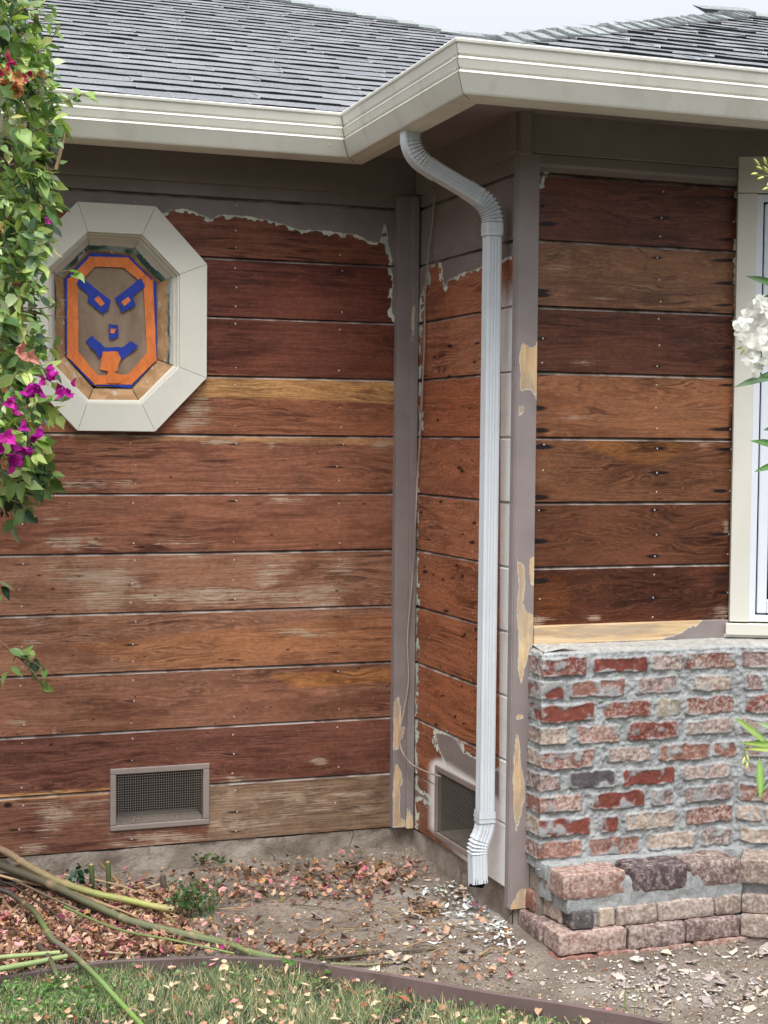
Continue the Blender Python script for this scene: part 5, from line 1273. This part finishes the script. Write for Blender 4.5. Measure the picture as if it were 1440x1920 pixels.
# clover-like weeds in the lawn
ang = np.arange(7)*2*math.pi/7; CL = [(math.cos(t)*.5, math.sin(t)*.5, .06*math.cos(2*t)) for t in ang]+[(0, 0, -.04)]; CLF = [(i, (i+1) % 7, 7) for i in range(7)]
x = np.concatenate([r.normal(60, 90, 900), r.normal(170, 50, 300), r.normal(1180, 60, 260), r.normal(990, 60, 220), r.uniform(0, 1100, 250)]); y = edge_y(x)+r.uniform(24, 110, len(x)); P, ok = to_ground(x, y); P = P[ok]; n = len(P); P[:, 2] += r.uniform(.008, .035, n)
v, f, c = scatter(CL, CLF, P, rotm(r.normal(0, .5, n), r.normal(0, .5, n), r.uniform(0, 6, n)), r.uniform(.006, .012, n), pal(n, [((110, 150, 76), 4), ((88, 130, 66), 4), ((136, 166, 92), 2)], 406), .05)
tag(mesh_obj('lawn_weeds', v, f, M['leaf'], None, {'col': c}), 'low round leaved weeds mixed through the lawn', 'weeds', kind='stuff')
leaflayer(420, lambda x, y: (y > edge_y(x)+8)*.8*(1-.7*smooth(1000, 1300, x)), (-60, 1800, 1300, 1960), 97, (.014, .032), [((214, 184, 154), 5), ((200, 156, 126), 3), ((150, 100, 76), 2), ((200, 134, 138), 1), ((220, 200, 166), 2)], .034, 'fallen_leaves', 'fallen bracts and dry leaves lying on the lawn', 'fallen leaves', .5, .06)

# ------------------------------------------------------------------ canes, stumps, sticks
def cane(name, pts, r0, r1, cols, label, z=(.012, .012), group='cut plant canes lying across the bed', nodes=True, twin=False, flat=1.0):
    """pts in photo px along the ground; z lift (start,end) above soil"""
    n = len(pts); P = np.array([ung(a, b, z[0]+(z[1]-z[0])*i/(n-1)) if not isinstance(z, list) else ung(a, b, z[i]) for i, (a, b) in enumerate(pts)])
    P[:, 2] = np.array([float(gz(q[0], q[1])) for q in P])+(np.linspace(z[0], z[1], n) if not isinstance(z, list) else np.array(z))
    Q = smoothpath(P, 10); m_ = len(Q); rr = np.linspace(r0, r1, m_)*(1+.05*np.sin(np.arange(m_)*1.7)); r_ = np.random.default_rng(abs(hash(label)) % 1000 if False else len(label)*7)
    if nodes:
        for k in range(5, m_, max(7, m_//5)): rr[k] *= 1.22
    ci = np.array([np.interp(np.linspace(0, 1, m_), np.linspace(0, 1, len(cols)), [srgb(*c)[k] for c in cols]) for k in range(3)]).T
    if nodes:
        for k in range(5, m_, max(7, m_//5)): ci[k] = ci[k]*.5+srgb(170, 140, 110)*.5
    root_loc = Q[0]; mb = MB(); mb.tube(Q-root_loc, rr, 10, ci, True, flat)
    if twin: mb.tube(Q-root_loc+np.array([.006, -.013, -.004]), rr*.75, 8, ci*.7, True)
    o = mb.build(name, M['cane'], None, True); o.location = root_loc; tag(o, label, 'cane', group); return o
cane('cut_cane', [(-160, 1560), (0, 1622), (87, 1655), (187, 1702), (248, 1727), (335, 1748), (414, 1766), (470, 1785), (530, 1797)], .0135, .006, [(58, 52, 46), (84, 78, 62), (104, 106, 78), (112, 116, 84), (108, 120, 78), (120, 134, 88)], 'long thick green cane crossing the bed towards the edging', [.12, .075, .06, .045, .035, .03, .022, .018, .015], twin=True)
cane('cut_cane', [(-160, 1520), (0, 1592), (44, 1618), (105, 1650), (175, 1674), (240, 1688), (292, 1700), (326, 1705)], .0115, .0095, [(120, 100, 80), (140, 120, 96), (140, 124, 90), (146, 148, 84), (158, 164, 90), (170, 150, 112)], 'yellow green jointed cane ending in a frayed cut', [.14, .10, .09, .07, .06, .045, .035, .03])
cane('cut_cane', [(-120, 1640), (0, 1668), (29, 1682), (64, 1709), (82, 1735), (99, 1761), (134, 1787), (181, 1831), (222, 1876), (262, 1918), (300, 1960)], .0085, .006, [(52, 46, 44), (62, 54, 50), (84, 84, 60), (104, 122, 74), (112, 104, 92), (112, 138, 80), (118, 148, 76), (124, 154, 80)], 'cane bending over the edging onto the lawn, dark to bright green', [.09, .07, .06, .055, .05, .05, .055, .06, .04, .03, .03])
cane('cut_cane', [(-120, 1808), (0, 1795), (112, 1786)], .0065, .006, [(136, 150, 98), (150, 164, 108)], 'upper of two short pale green canes at the left', (.055, .055), nodes=False)
cane('cut_cane', [(-120, 1842), (0, 1817), (60, 1806), (125, 1793)], .0078, .0068, [(136, 156, 100), (146, 160, 110)], 'lower of two short pale green canes at the left', (.062, .055), nodes=False)
cane('cut_cane', [(72, 1772), (92, 1796), (104, 1822), (110, 1842)], .0075, .006, [(78, 68, 64), (96, 92, 70), (90, 112, 62)], 'short dark stub hanging over the edging at the left', [.03, .055, .06, .035], nodes=False)
cane('cut_cane', [(-60, 1640), (30, 1648), (96, 1668), (160, 1700), (220, 1722)], .013, .008, [(44, 40, 38), (70, 62, 54), (104, 92, 70)], 'dark weathered cane half hidden beneath the long green one', [.04, .03, .03, .02, .015])
cane('cut_cane', [(300, 1705), (318, 1722), (330, 1736)], .008, .006, [(160, 136, 104), (130, 112, 80)], 'short tan stub under the yellow green cane', (.015, .02), nodes=False)
cane('cut_cane', [(0, 1682), (16, 1700), (30, 1716)], .006, .004, [(150, 120, 92), (168, 136, 104)], 'small split brown stick at the left edge', (.02, .02), nodes=False)
cane('cut_cane', [(186, 1617), (204, 1636), (224, 1658), (240, 1672)], .0045, .004, [(120, 92, 66), (168, 138, 92)], 'brown forked stick behind the stumps', [.05, .035, .02, .012], nodes=False)
cane('cut_cane', [(242, 1678), (268, 1668), (300, 1658)], .005, .003, [(176, 150, 118), (180, 154, 122)], 'pale dry stick beside the clover plant', (.012, .03), nodes=False)
cane('cut_cane', [(350, 1742), (430, 1768), (500, 1790), (560, 1802)], .0045, .003, [(132, 140, 92), (150, 150, 104)], 'thin green strip alongside the long cane', (.01, .02), nodes=False)
cane('cut_cane', [(610, 1797), (680, 1790), (760, 1783), (830, 1778)], .006, .002, [(74, 66, 58), (96, 84, 70)], 'dark thin stalk behind the edging near the centre', (.012, .01), nodes=False)
cane('cut_cane', [(620, 1806), (690, 1808), (770, 1800)], .006, .003, [(120, 128, 88), (140, 132, 96)], 'flat green stalk just behind the edging near the centre', (.008, .008), nodes=False, flat=.4)
cane('cut_cane', [(100, 1790), (160, 1783), (230, 1788)], .004, .003, [(150, 130, 104), (160, 140, 110)], 'dry stick lying along the back of the edging', (.02, .02), nodes=False)
r = np.random.default_rng(777)
for k, lab in enumerate(('thin brown stalk along the top of the cane bundle', 'thin grey stalk under the cane bundle', 'split tan stalk crossing the cane bundle', 'slender green stalk just below the long cane', 'dark curved stalk low in the cane bundle', 'pale dry stalk lying in front of the stumps', 'short broken tan stalk left of the clover plant')):
    a_ = [[(-120,1575),(0,1606),(100,1655),(190,1694),(250,1716)], [(-120,1600),(0,1640),(90,1680),(170,1716)], [(-60,1625),(40,1652),(120,1668),(210,1700),(262,1722)], [(120,1700),(220,1742),(330,1764),(440,1788)], [(-120,1650),(0,1652),(70,1690),(130,1732),(180,1752)], [(120,1640),(170,1648),(230,1662),(300,1690)], [(212,1702),(250,1700),(290,1712)]][k]
    c_ = [[(124,98,74),(150,122,92)], [(84,76,68),(120,104,86)], [(176,148,112),(158,128,94)], [(96,112,64),(126,142,84)], [(48,42,40),(84,74,60)], [(178,156,124),(160,134,102)], [(168,140,106),(140,112,82)]][k]
    cane('cut_cane', a_, .0052-.0004*k, .0028, c_, lab, [.10-.012*k]+[.05-.004*k]*(len(a_)-2)+[.016], nodes=k in (0, 2))
for (a, h, lab) in (((172, 1668), .078, 'green stump with cut top, shorter and more shaded of the pair'), ((203, 1672), .092, 'green stump with pale sawn top, taller of the pair')):
    p = ung(*a); mb = MB(); mb.tube([(0, 0, -.02), (.001, 0, h*.5), (-.001, .002, h-.003), (-.001, .002, h)], [.0085, .008, .0078, .0062], 10, np.array([srgb(70, 66, 46), srgb(84, 92, 56), srgb(78, 96, 52), srgb(196, 160, 112)]))
    o = mb.build('plant_stump', M['cane'], None, True); o.location = p; tag(o, lab, 'stump', 'cut stumps by the wall')
p = ung(308, 1672); mb = MB(); mb.tube([(0, 0, -.02), (-.003, 0, .03), (-.004, .002, .05)], [.011, .010, .009], 10, srgb(96, 86, 78)); o = mb.build('plant_stump', M['cane'], None, True); o.location = p; tag(o, 'grey weathered stump beside the clover plant', 'stump', 'cut stumps by the wall')
# twigs
r = np.random.default_rng(500); mb = MB()
for k in range(130):
    x0 = r.uniform(-40, 1150) if k > 60 else r.uniform(380, 860); y0 = r.uniform(1630, 1800) if k > 60 else r.uniform(1690, 1810)
    if y0 > edge_y(x0)-4 and k % 4: continue
    L = r.uniform(20, 85); an = r.uniform(-.5, .5)+(0 if r.random() < .7 else 1.2); q = to_ground(np.array([x0, x0+L*.5*math.cos(an), x0+L*math.cos(an)]), np.array([y0, y0+L*.25*math.sin(an)+r.normal(0, 2), y0+L*.5*math.sin(an)]))
    if not q[1].all(): continue
    P = q[0]; P[:, 2] += np.array([.006, r.uniform(.006, .02), r.uniform(.004, .018)]); mb.tube(smoothpath(P, 3), r.uniform(.0006, .0017), 5, srgb(*[(176, 146, 108), (120, 96, 72), (150, 118, 82), (96, 80, 64)][r.integers(4)]))
tag(mb.build('twigs', M['stem'], None), 'thin dry twigs and grass stalks strewn over the bed', 'twigs', kind='stuff')

# ------------------------------------------------------------------ plants
LEAF = [(0, 0, 0), (-.30, .22, .06), (0, .25, -.03), (.30, .22, .06), (-.34, .50, .05), (0, .52, -.02), (.34, .50, .05), (-.18, .80, 0), (0, .80, -.04), (.18, .80, 0), (0, 1.06, -.10)]
LEAFF = [(0, 2, 1), (0, 3, 2), (1, 2, 5), (1, 5, 4), (2, 3, 6), (2, 6, 5), (4, 5, 8), (4, 8, 7), (5, 6, 9), (5, 9, 8), (7, 8, 10), (8, 9, 10)]
def frame_from(dirv, nrm):
    y = dirv/np.linalg.norm(dirv, axis=1)[:, None]; x = np.cross(y, nrm); x /= np.linalg.norm(x, axis=1)[:, None]+1e-9; z = np.cross(x, y)
    return np.stack([x, y, z], 2)
GREENS = [((142, 170, 88), 5), ((114, 146, 78), 5), ((84, 116, 68), 3.5), ((60, 90, 58), 2.5), ((176, 196, 112), 4.5), ((164, 180, 136), 3), ((202, 200, 132), 1)]
bou = thing('bougainvillea', 'leafy bougainvillea with magenta bracts climbing at the left edge', 'bougainvillea', (.1, 4.25, .05))
bx = [(0, 34), (40, 52), (80, 50), (110, 66), (150, 84), (200, 86), (250, 96), (290, 70), (330, 88), (410, 76), (470, 70), (500, 52), (560, 58), (600, 46), (640, 62), (680, 70), (720, 66), (760, 66), (820, 50), (870, 66), (905, 74), (935, 34), (960, 0)]
def bxe(y): return np.interp(y, [b[0] for b in bx], [b[1] for b in bx])
r = np.random.default_rng(604); stems = MB(); LP = []; LD = []; LN = []; LS = []; LC = []
camp = np.array([0, 0, ZC])
def add_leaf(p, d, size, dark=0.0):
    LP.append(p); LD.append(d); size = size*1.02; tocam = camp-p; tocam = tocam/np.linalg.norm(tocam); nn_ = np.array([-.15, -.5, .85])+r.normal(0, .45, 3); LN.append(nn_/np.linalg.norm(nn_)); LS.append(size); LC.append(dark)
def twig(p0, p1, nl, size, rad_=.0016, droop=.02):
    if r.random() < .25: nl = 0
    p0 = np.array(p0); p1 = np.array(p1); L = np.linalg.norm(p1-p0); mid = (p0+p1)/2+np.array([r.normal(0, .01), r.normal(0, .01), droop*r.uniform(-.3, 1)])
    Q = smoothpath([p0, mid, p1], 5); stems.tube(Q, np.linspace(rad_*1.4, rad_*.6, len(Q)), 5, srgb(*[(120, 100, 72), (104, 112, 66), (140, 116, 84)][r.integers(3)]), False)
    for k in range(nl):
        t = .25+.75*(k+.5)/nl; q = Q[min(int(t*(len(Q)-1)), len(Q)-1)]; ax = (p1-p0)/L; side = np.cross(ax, np.array([0, -1., .2])); side = side/(np.linalg.norm(side)+1e-6)*(1 if k % 2 else -1)
        d = ax*.5+side*r.uniform(.5, 1)+np.array([r.normal(0, .25), r.normal(0, .35), -.35+r.normal(0, .25)]); add_leaf(q, d, size*r.uniform(.7, 1.2))
    add_leaf(Q[-1], (p1-p0)/L+np.array([0, 0, -.3])+r.normal(0, .2, 3), size)
for k in range(780):
    y = r.uniform(-60, 955); xm = bxe(y); x = xm-abs(r.normal(0, 1))**1.0*62-r.uniform(4, 12)
    if r.random() < .25: x = r.uniform(-110, xm-15)
    if x < -170: continue
    if 880 < y and x > 60 and r.random() < .5: continue
    Y = r.uniform(4.05, 4.36); p0 = un(x, y, 1, Y); an = r.uniform(-1.3, 1.3); L = r.uniform(.03, .085); p1 = p0+np.array([math.cos(an)*L*.8, -r.uniform(-.02, .05), math.sin(an)*L*.8-.01])
    twig(p0, p1, r.integers(2, 5), r.choice([.024, .032, .040, .052])*r.uniform(.85, 1.15), .0011)
# named long sprigs that reach out
def sprig(pts, Y, nl, size, rr=.0015):
    P = smoothpath([un(a, b, 1, Y) for a, b in pts], 5); stems.tube(P, np.linspace(rr*1.3, rr*.5, len(P)), 5, srgb(134, 108, 80), False)
    for k in range(nl):
        q = P[int((.35+.65*(k+.5)/nl)*(len(P)-1))]; d = np.array([r.uniform(-.4, 1), r.normal(0, .3), r.uniform(-1, .6)]); add_leaf(q, d, size*r.uniform(.8, 1.2))
sprig([(0, 60), (50, 45), (90, 40), (118, 50)], 4.12, 8, .034); sprig([(10, 40), (40, 18), (75, 12), (100, 14)], 4.1, 7, .036); sprig([(80, 195), (120, 190), (150, 178), (168, 182)], 4.1, 9, .028); sprig([(30, 130), (60, 110), (90, 85), (105, 55)], 4.15, 6, .036)
sprig([(30, 512), (80, 513), (128, 508), (135, 520)], 4.12, 3, .046); sprig([(30, 575), (80, 578), (130, 560)], 4.14, 3, .040); sprig([(30, 580), (80, 590), (127, 596)], 4.14, 0, .03); sprig([(0, 640), (60, 650), (108, 655)], 4.13, 7, .036)
sprig([(20, 735), (60, 745), (90, 760), (112, 780)], 4.12, 7, .048); sprig([(20, 850), (60, 865), (90, 880), (98, 905)], 4.14, 7, .058); sprig([(10, 880), (25, 900), (40, 930)], 4.14, 7, .052); sprig([(50, 700), (90, 712), (120, 745), (112, 755)], 4.1, 4, .036)
sprig([(20, 265), (80, 240), (112, 230)], 4.15, 5, .05); sprig([(-10, 1080), (0, 1095), (2, 1125)], 4.15, 3, .04)
# hanging spray lower down
sprig([(-60, 1150), (0, 1202), (40, 1238), (70, 1270), (88, 1300)], 4.15, 9, .044, .0018); sprig([(40, 1238), (60, 1240), (95, 1265)], 4.15, 3, .04); sprig([(30, 1228), (20, 1250), (14, 1262)], 4.15, 2, .048)
for L_ in ([(-40, 500), (40, 300), (70, 100), (60, -40)], [(-80, 900), (-20, 700), (20, 500), (30, 300)], [(-160, 1500), (-90, 1200), (-40, 950), (-10, 800)]):
    P = smoothpath([un(a, b, 1, 4.3) for a, b in L_], 6); stems.tube(P, .006, 7, srgb(92, 76, 60))
P = [un(105, 318, 1, 4.1), un(112, 290, 1, 4.1), un(120, 256, 1, 4.1), un(122, 248, 1, 4.1)]; stems.tube(smoothpath(P, 3), .0048, 8, srgb(168, 140, 108)); stems.tube([un(108, 308, 1, 4.1), un(100, 320, 1, 4.12), un(60, 300, 1, 4.15)], .002, 6, srgb(150, 120, 92), False)
st = stems.build('stem', M['stem'], None, True); settle(st, bou)
LP = np.array(LP); LD = np.array(LD); LN = np.array(LN); n = len(LP)
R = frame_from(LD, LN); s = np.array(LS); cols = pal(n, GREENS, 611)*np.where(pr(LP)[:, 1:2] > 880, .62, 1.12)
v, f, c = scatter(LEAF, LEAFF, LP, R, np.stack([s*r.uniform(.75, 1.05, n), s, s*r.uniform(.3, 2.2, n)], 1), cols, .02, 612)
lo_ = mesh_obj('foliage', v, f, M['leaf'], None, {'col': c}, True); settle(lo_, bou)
# bract clusters
def bract_cluster(p, size, colr, nb=3, seed=0, name='bract_cluster'):
    rr = np.random.default_rng(seed); P = []; D = []; N = []
    for q in range(nb):
        d0 = rr.normal(0, 1, 3); d0[1] = -abs(d0[1]); d0 /= np.linalg.norm(d0); off = rr.normal(0, size*.30, 3)
        for k in range(3):
            t = k*2.094+rr.random(); a = np.cross(d0, [0.1, .3, 1]); a /= np.linalg.norm(a); bb = np.cross(d0, a); rad_ = math.cos(t)*a+math.sin(t)*bb
            P.append(p+off); D.append(d0*.75+rad_*.75); N.append(d0*.6-rad_+rr.normal(0, .1, 3))
    P = np.array(P); n = len(P); cols = np.tile(srgb(*colr), (n, 1))*rr.uniform(.7, 1.25, (n, 1)); s = np.full(n, size*.72)*rr.uniform(.8, 1.15, n)
    v, f, c = scatter(LEAF, LEAFF, P, frame_from(np.array(D), np.array(N)), np.stack([s*1.15, s, s*1.5], 1), cols, .04, seed)
    o = mesh_obj(name, v, f, M['bract'], None, {'col': c}, False); settle(o, bou); return o
MG = (176, 30, 150)
for k, (x, y, s_) in enumerate([(88,716,.034),(104,706,.034),(74,732,.036),(129,716,.030),(112,744,.028),(70,742,.026),(23,774,.030),(50,806,.028),(54,832,.034),(14,830,.040),(38,855,.042),(5,852,.036),(28,872,.032),(60,846,.024),(84,412,.016)]):
    bract_cluster(un(x, y, 1, 3.99), s_*1.15, MG if k % 3 else (200, 44, 160), 2, 700+k)
for k, (x, y, s_) in enumerate([(18,110,.034),(5,138,.026),(48,144,.022)]): bract_cluster(un(x, y, 1, 4.0), s_, (186, 40, 96), 2, 730+k)
bract_cluster(un(44, 672, 1, 3.99), .042, (226, 158, 138), 2, 740)['label'] = 'faded salmon bracts'
for k, (x, y, s_) in enumerate([(30,150,.04),(45,160,.036),(12,128,.034),(28,170,.030),(70,140,.022),(6,156,.03)]): bract_cluster(un(x, y, 1, 4.0), s_, (186, 132, 84), 2, 750+k)
for k, (x, y, s_) in enumerate([(0,415,.03),(75,385,.018),(50,235,.024),(16,600,.018)]): bract_cluster(un(x, y, 1, 4.08), s_, (222, 196, 130), 1, 760+k)

# clover plant in the bed
cl = thing('clover_plant', 'low clover like weed with small round leaves growing in the bed', 'weed', ung(352, 1690))
r = np.random.default_rng(801); P = []; sm = MB()
for k in range(300):
    x = r.normal(355, 26); y = 1690+r.normal(0, 22)
    if not (306 < x < 416 and 1640 < y < 1735): continue
    q = ung(min(max(x, 300), 420), 1712+r.normal(0, 8)); hgt2 = max(.012, (1722-y)*.0012+.02); top = un(x, y, 1, q[1]-.01*r.random()); P.append(top)
    if k % 3 == 0: sm.tube([q, (q+top)/2+r.normal(0, .004, 3), top], .0007, 4, srgb(96, 110, 66), False)
P = np.array(P); n = len(P); v, f, c = scatter(CL, CLF, P, rotm(r.normal(.7, .5, n), r.normal(0, .5, n), r.uniform(0, 6, n)), r.uniform(.008, .016, n), pal(n, [((70, 104, 58), 4), ((52, 84, 52), 4), ((96, 132, 76), 2.5)], 802), .05)
o_ = mesh_obj('leaves', v, f, M['leaf'], None, {'col': c}); settle(o_, cl); o_ = sm.build('stem', M['stem'], None); settle(o_, cl)
dk = thing('seedling', 'small dark green seedling beside the cut stumps', 'weed', ung(150, 1668)); P = []
for k in range(22): P.append(un(r.normal(146, 10), r.normal(1645, 11), 1, 4.52+r.normal(0, .01)))
P = np.array(P); n = len(P); v, f, c = scatter(CL, CLF, P, rotm(r.normal(.8, .5, n), r.normal(0, .5, n), r.uniform(0, 6, n)), r.uniform(.014, .024, n), pal(n, [((44, 74, 50), 4), ((58, 92, 62), 3)], 803), .05); o_ = mesh_obj('leaves', v, f, M['leaf'], None, {'col': c}); settle(o_, dk)
dk = thing('seedling', 'green sprout growing against the foot of the foundation', 'weed', ung(385, 1622)); P = []
for k in range(26): P.append(un(r.normal(386, 16), r.normal(1609, 6), 1, 4.70+r.normal(0, .01)))
P = np.array(P); n = len(P); v, f, c = scatter(LEAF, LEAFF, P, rotm(r.normal(.4, .6, n), r.normal(0, .8, n), r.uniform(0, 6, n)), r.uniform(.014, .024, n), pal(n, [((70, 90, 50), 4), ((96, 112, 62), 3)], 804), .05); o_ = mesh_obj('leaves', v, f, M['leaf'], None, {'col': c}); settle(o_, dk)
dk = thing('seedling', 'small green sprout leaning on the edging near the cane tip', 'weed', ung(560, 1800)); P = []
for k in range(16): P.append(ung(r.normal(565, 26), r.normal(1800, 12), r.uniform(.035, .06)))
P = np.array(P); n = len(P); v, f, c = scatter(LEAF, LEAFF, P, rotm(r.normal(.2, .6, n), r.normal(0, .6, n), r.uniform(0, 6, n)), r.uniform(.014, .026, n), pal(n, [((88, 124, 60), 4), ((70, 100, 56), 3)], 805), .05); o_ = mesh_obj('leaves', v, f, M['leaf'], None, {'col': c}); settle(o_, dk)

# oleander entering from the right
ole = thing('oleander', 'oleander with white flowers and narrow leaves reaching in from the right edge', 'oleander', (2.35, 3.2, .05))
OY_ = 3.30
LONG = [(0, 0, 0), (-.055, .25, .012), (0, .25, 0), (.055, .25, .012), (-.07, .5, .012), (0, .5, -.004), (.07, .5, .012), (-.045, .8, .008), (0, .8, -.01), (.045, .8, .008), (0, 1.0, -.02)]
LONGF = LEAFF
def ole_leaf(base, tip, colr, mb_, widen=1.0, nrm=(0.1, -1, .35), dy=.0):
    b0 = un(*base, 1, OY_+dy); t0 = un(*tip, 1, OY_-.02+dy); d = t0-b0; L = np.linalg.norm(d); R = frame_from(d[None], np.array([nrm], float)); v, f, c = scatter(LONG, LONGF, b0[None], R, np.array([[L*widen, L, L*1.2]]), srgb(*colr)[None]); 
    C = np.tile(srgb(*colr), (11, 1)); C[[2, 5, 8]] = C[[2, 5, 8]]*1.5+.05; mb_.add(v, f, C)
mb = MB()
for a in [((1500,546),(1399,517),(70,104,56),.9),((1480,550),(1432,556),(60,92,52),1.3),((1500,690),(1376,725),(84,116,74),.8),((1500,680),(1425,706),(92,128,84),.9),((1470,800),(1432,806),(60,96,50),1.4),((1520,850),(1408,825),(72,116,46),1.1),((1500,855),(1415,884),(78,122,48),1.0),((1480,590),(1420,596),(70,108,56),.8),
          ((1446,1400),(1376,1344),(134,160,84),1.15),((1500,1402),(1386,1392),(128,156,74),.6),((1500,1412),(1412,1386),(140,166,96),.7),((1500,1408),(1398,1404),(150,168,80),.6),((1424,1418),(1426,1500),(128,164,80),1.35),((1480,1428),(1415,1496),(56,84,42),.9),((1480,1430),(1428,1480),(50,78,40),1.0),((1500,1390),(1416,1352),(136,164,116),.8),
          ((1500,1360),(1434,1376),(60,92,50),.9),((1520,700),(1436,655),(96,124,70),.8),((1500,1300),(1450,1340),(80,110,60),.9),((1520,480),(1450,520),(80,110,60),.8),((1520,620),(1446,640),(70,100,56),.9),((1520,900),(1446,930),(60,92,50),.9)]:
    ole_leaf(a[0], a[1], a[2], mb, a[3], (r.normal(0, .3), -1, .4+r.normal(0, .3)), r.normal(0, .02))
o_ = mb.build('foliage', M['leaf'], None, True); settle(o_, ole)
mb = MB()
for L_ in ([(1520,1500),(1480,1420),(1440,1404)], [(1540,800),(1500,690),(1450,640),(1425,630)], [(1500,420),(1465,345),(1440,318)], [(1620,1900),(1560,1600),(1530,1300),(1540,900),(1520,600),(1500,400)]):
    P = smoothpath([un(a, b, 1, OY_) for a, b in L_], 5); mb.tube(P, .0028, 6, srgb(112, 128, 76))
for L_ in ([(1465,345),(1436,322),(1416,303)], [(1455,338),(1438,330),(1412,328)], [(1460,340),(1440,312),(1434,300)], [(1450,335),(1442,345),(1436,352)], [(1405,1410),(1398,1400),(1396,1418)], [(1440,1404),(1400,1398),(1394,1425)], [(1420,1405),(1405,1415),(1402,1430)]):
    mb.tube(smoothpath([un(a, b, 1, OY_) for a, b in L_], 4), .0011, 5, srgb(150, 160, 90), False)
o_ = mb.build('stem', M['stem'], None, True); settle(o_, ole)
def bud(mb_, x, y, dx, dy, s, colr):
    p = un(x, y, 1, OY_-.01); q = un(x+dx, y+dy, 1, OY_-.015); mb_.tube([p, p*.7+q*.3, p*.3+q*.7, q], [s*.4, s, s*.9, s*.2], 7, srgb(*colr))
for spray in ([(1424,310,-10,-12),(1420,325,-12,2),(1436,308,-4,-14),(1440,322,-8,-10),(1432,332,-12,4),(1446,340,-8,8),(1440,352,-10,4),(1428,318,-10,-6),(0,0,0,0)][:-1], [(1396,640,-12,-2),(1392,650,-12,4),(1398,632,-8,-8),(1396,655,-8,10),(0,0,0,0)][:-1], [(1396,1420,-4,14),(1402,1428,-2,14),(1400,1415,4,14)]):
    mb = MB()
    for (x, y, dx, dy) in spray: bud(mb, x, y, dx, dy, .0034, (196, 200, 120))
    o_ = mb.build('flower_buds', M['stem'], None, True); settle(o_, ole)
PET = [(0, 0, 0), (-.30, .35, .05), (0, .38, -.03), (.30, .35, .05), (-.42, .75, .02), (0, .72, -.02), (.42, .70, .06), (-.22, 1.0, -.06), (.25, .95, -.04)]
PETF = [(0, 2, 1), (0, 3, 2), (1, 2, 5), (1, 5, 4), (2, 3, 6), (2, 6, 5), (4, 5, 7), (5, 8, 7), (5, 6, 8)]
for k, (x, y) in enumerate([(1398,598),(1390,622),(1405,640),(1422,600),(1412,578),(1426,628),(1412,660),(1438,610),(1432,650),(1418,690),(1404,672),(1442,585),(1446,640),(1440,672),(1392,608),(1428,566)]):
    rr = np.random.default_rng(900+k); ctr_ = un(x, y, 1, OY_-.03+rr.normal(0, .012)); face_d = np.array([rr.normal(-.3, .5), -1, rr.normal(.15, .5)]); face_d /= np.linalg.norm(face_d); a = np.cross(face_d, [0, 0, 1]); a /= np.linalg.norm(a); bb = np.cross(face_d, a); P = []; D = []; N = []
    for q in range(5):
        t = q*1.2566+rr.random()*.3; rd = math.cos(t)*a+math.sin(t)*bb; P.append(ctr_); D.append(rd+face_d*.25+rr.normal(0, .12, 3)); N.append(face_d-rd*.2+rr.normal(0, .15, 3))
    s_ = .0225*rr.uniform(.8, 1.15, 5); v, f, c = scatter(PET, PETF, np.array(P), frame_from(np.array(D), np.array(N)), s_, np.tile(srgb(236, 236, 226), (5, 1)), .03, k)
    o_ = mesh_obj('flower', v, f, M['white_petal'], None, {'col': c}, True); settle(o_, ole)
# fallen flower by the brick
fw = ung(1195, 1808); P = []; D = []; N = []
for q in range(5):
    t = q*1.2566; rd = np.array([math.cos(t), math.sin(t), .5]); P.append(np.array([0, 0, .008])); D.append(rd); N.append(np.array([0, 0, 1.])-rd*.3)
v, f, c = scatter(PET, PETF, np.array(P), frame_from(np.array(D), np.array(N)), np.full(5, .021), np.tile(srgb(232, 232, 224), (5, 1)), .06, 3)
o_ = mesh_obj('fallen_flower', v, f, M['white_petal'], None, {'col': c}); o_.location = fw; tag(o_, 'fallen white oleander flower on the soil in front of the brick', 'flower')
# tall weed wisps at the lawn edge on the right
r = np.random.default_rng(950); mb = MB()
for (x, y, h) in [(1180,1905,70),(1170,1900,48),(1190,1910,55),(1210,1912,60),(955,1885,50),(1260,1925,44)]:
    b0 = ung(x, y); t0 = un(x+r.normal(0, 8), y-h, 1, b0[1]); mb.tube(smoothpath([b0, (b0+t0)/2+r.normal(0, .004, 3), t0], 4), .0011, 5, srgb(124, 144, 84), False)
tag(mb.build('weed_stalks', M['stem'], None), 'thin weed stalks standing along the lawn edge at right', 'weeds', kind='stuff')
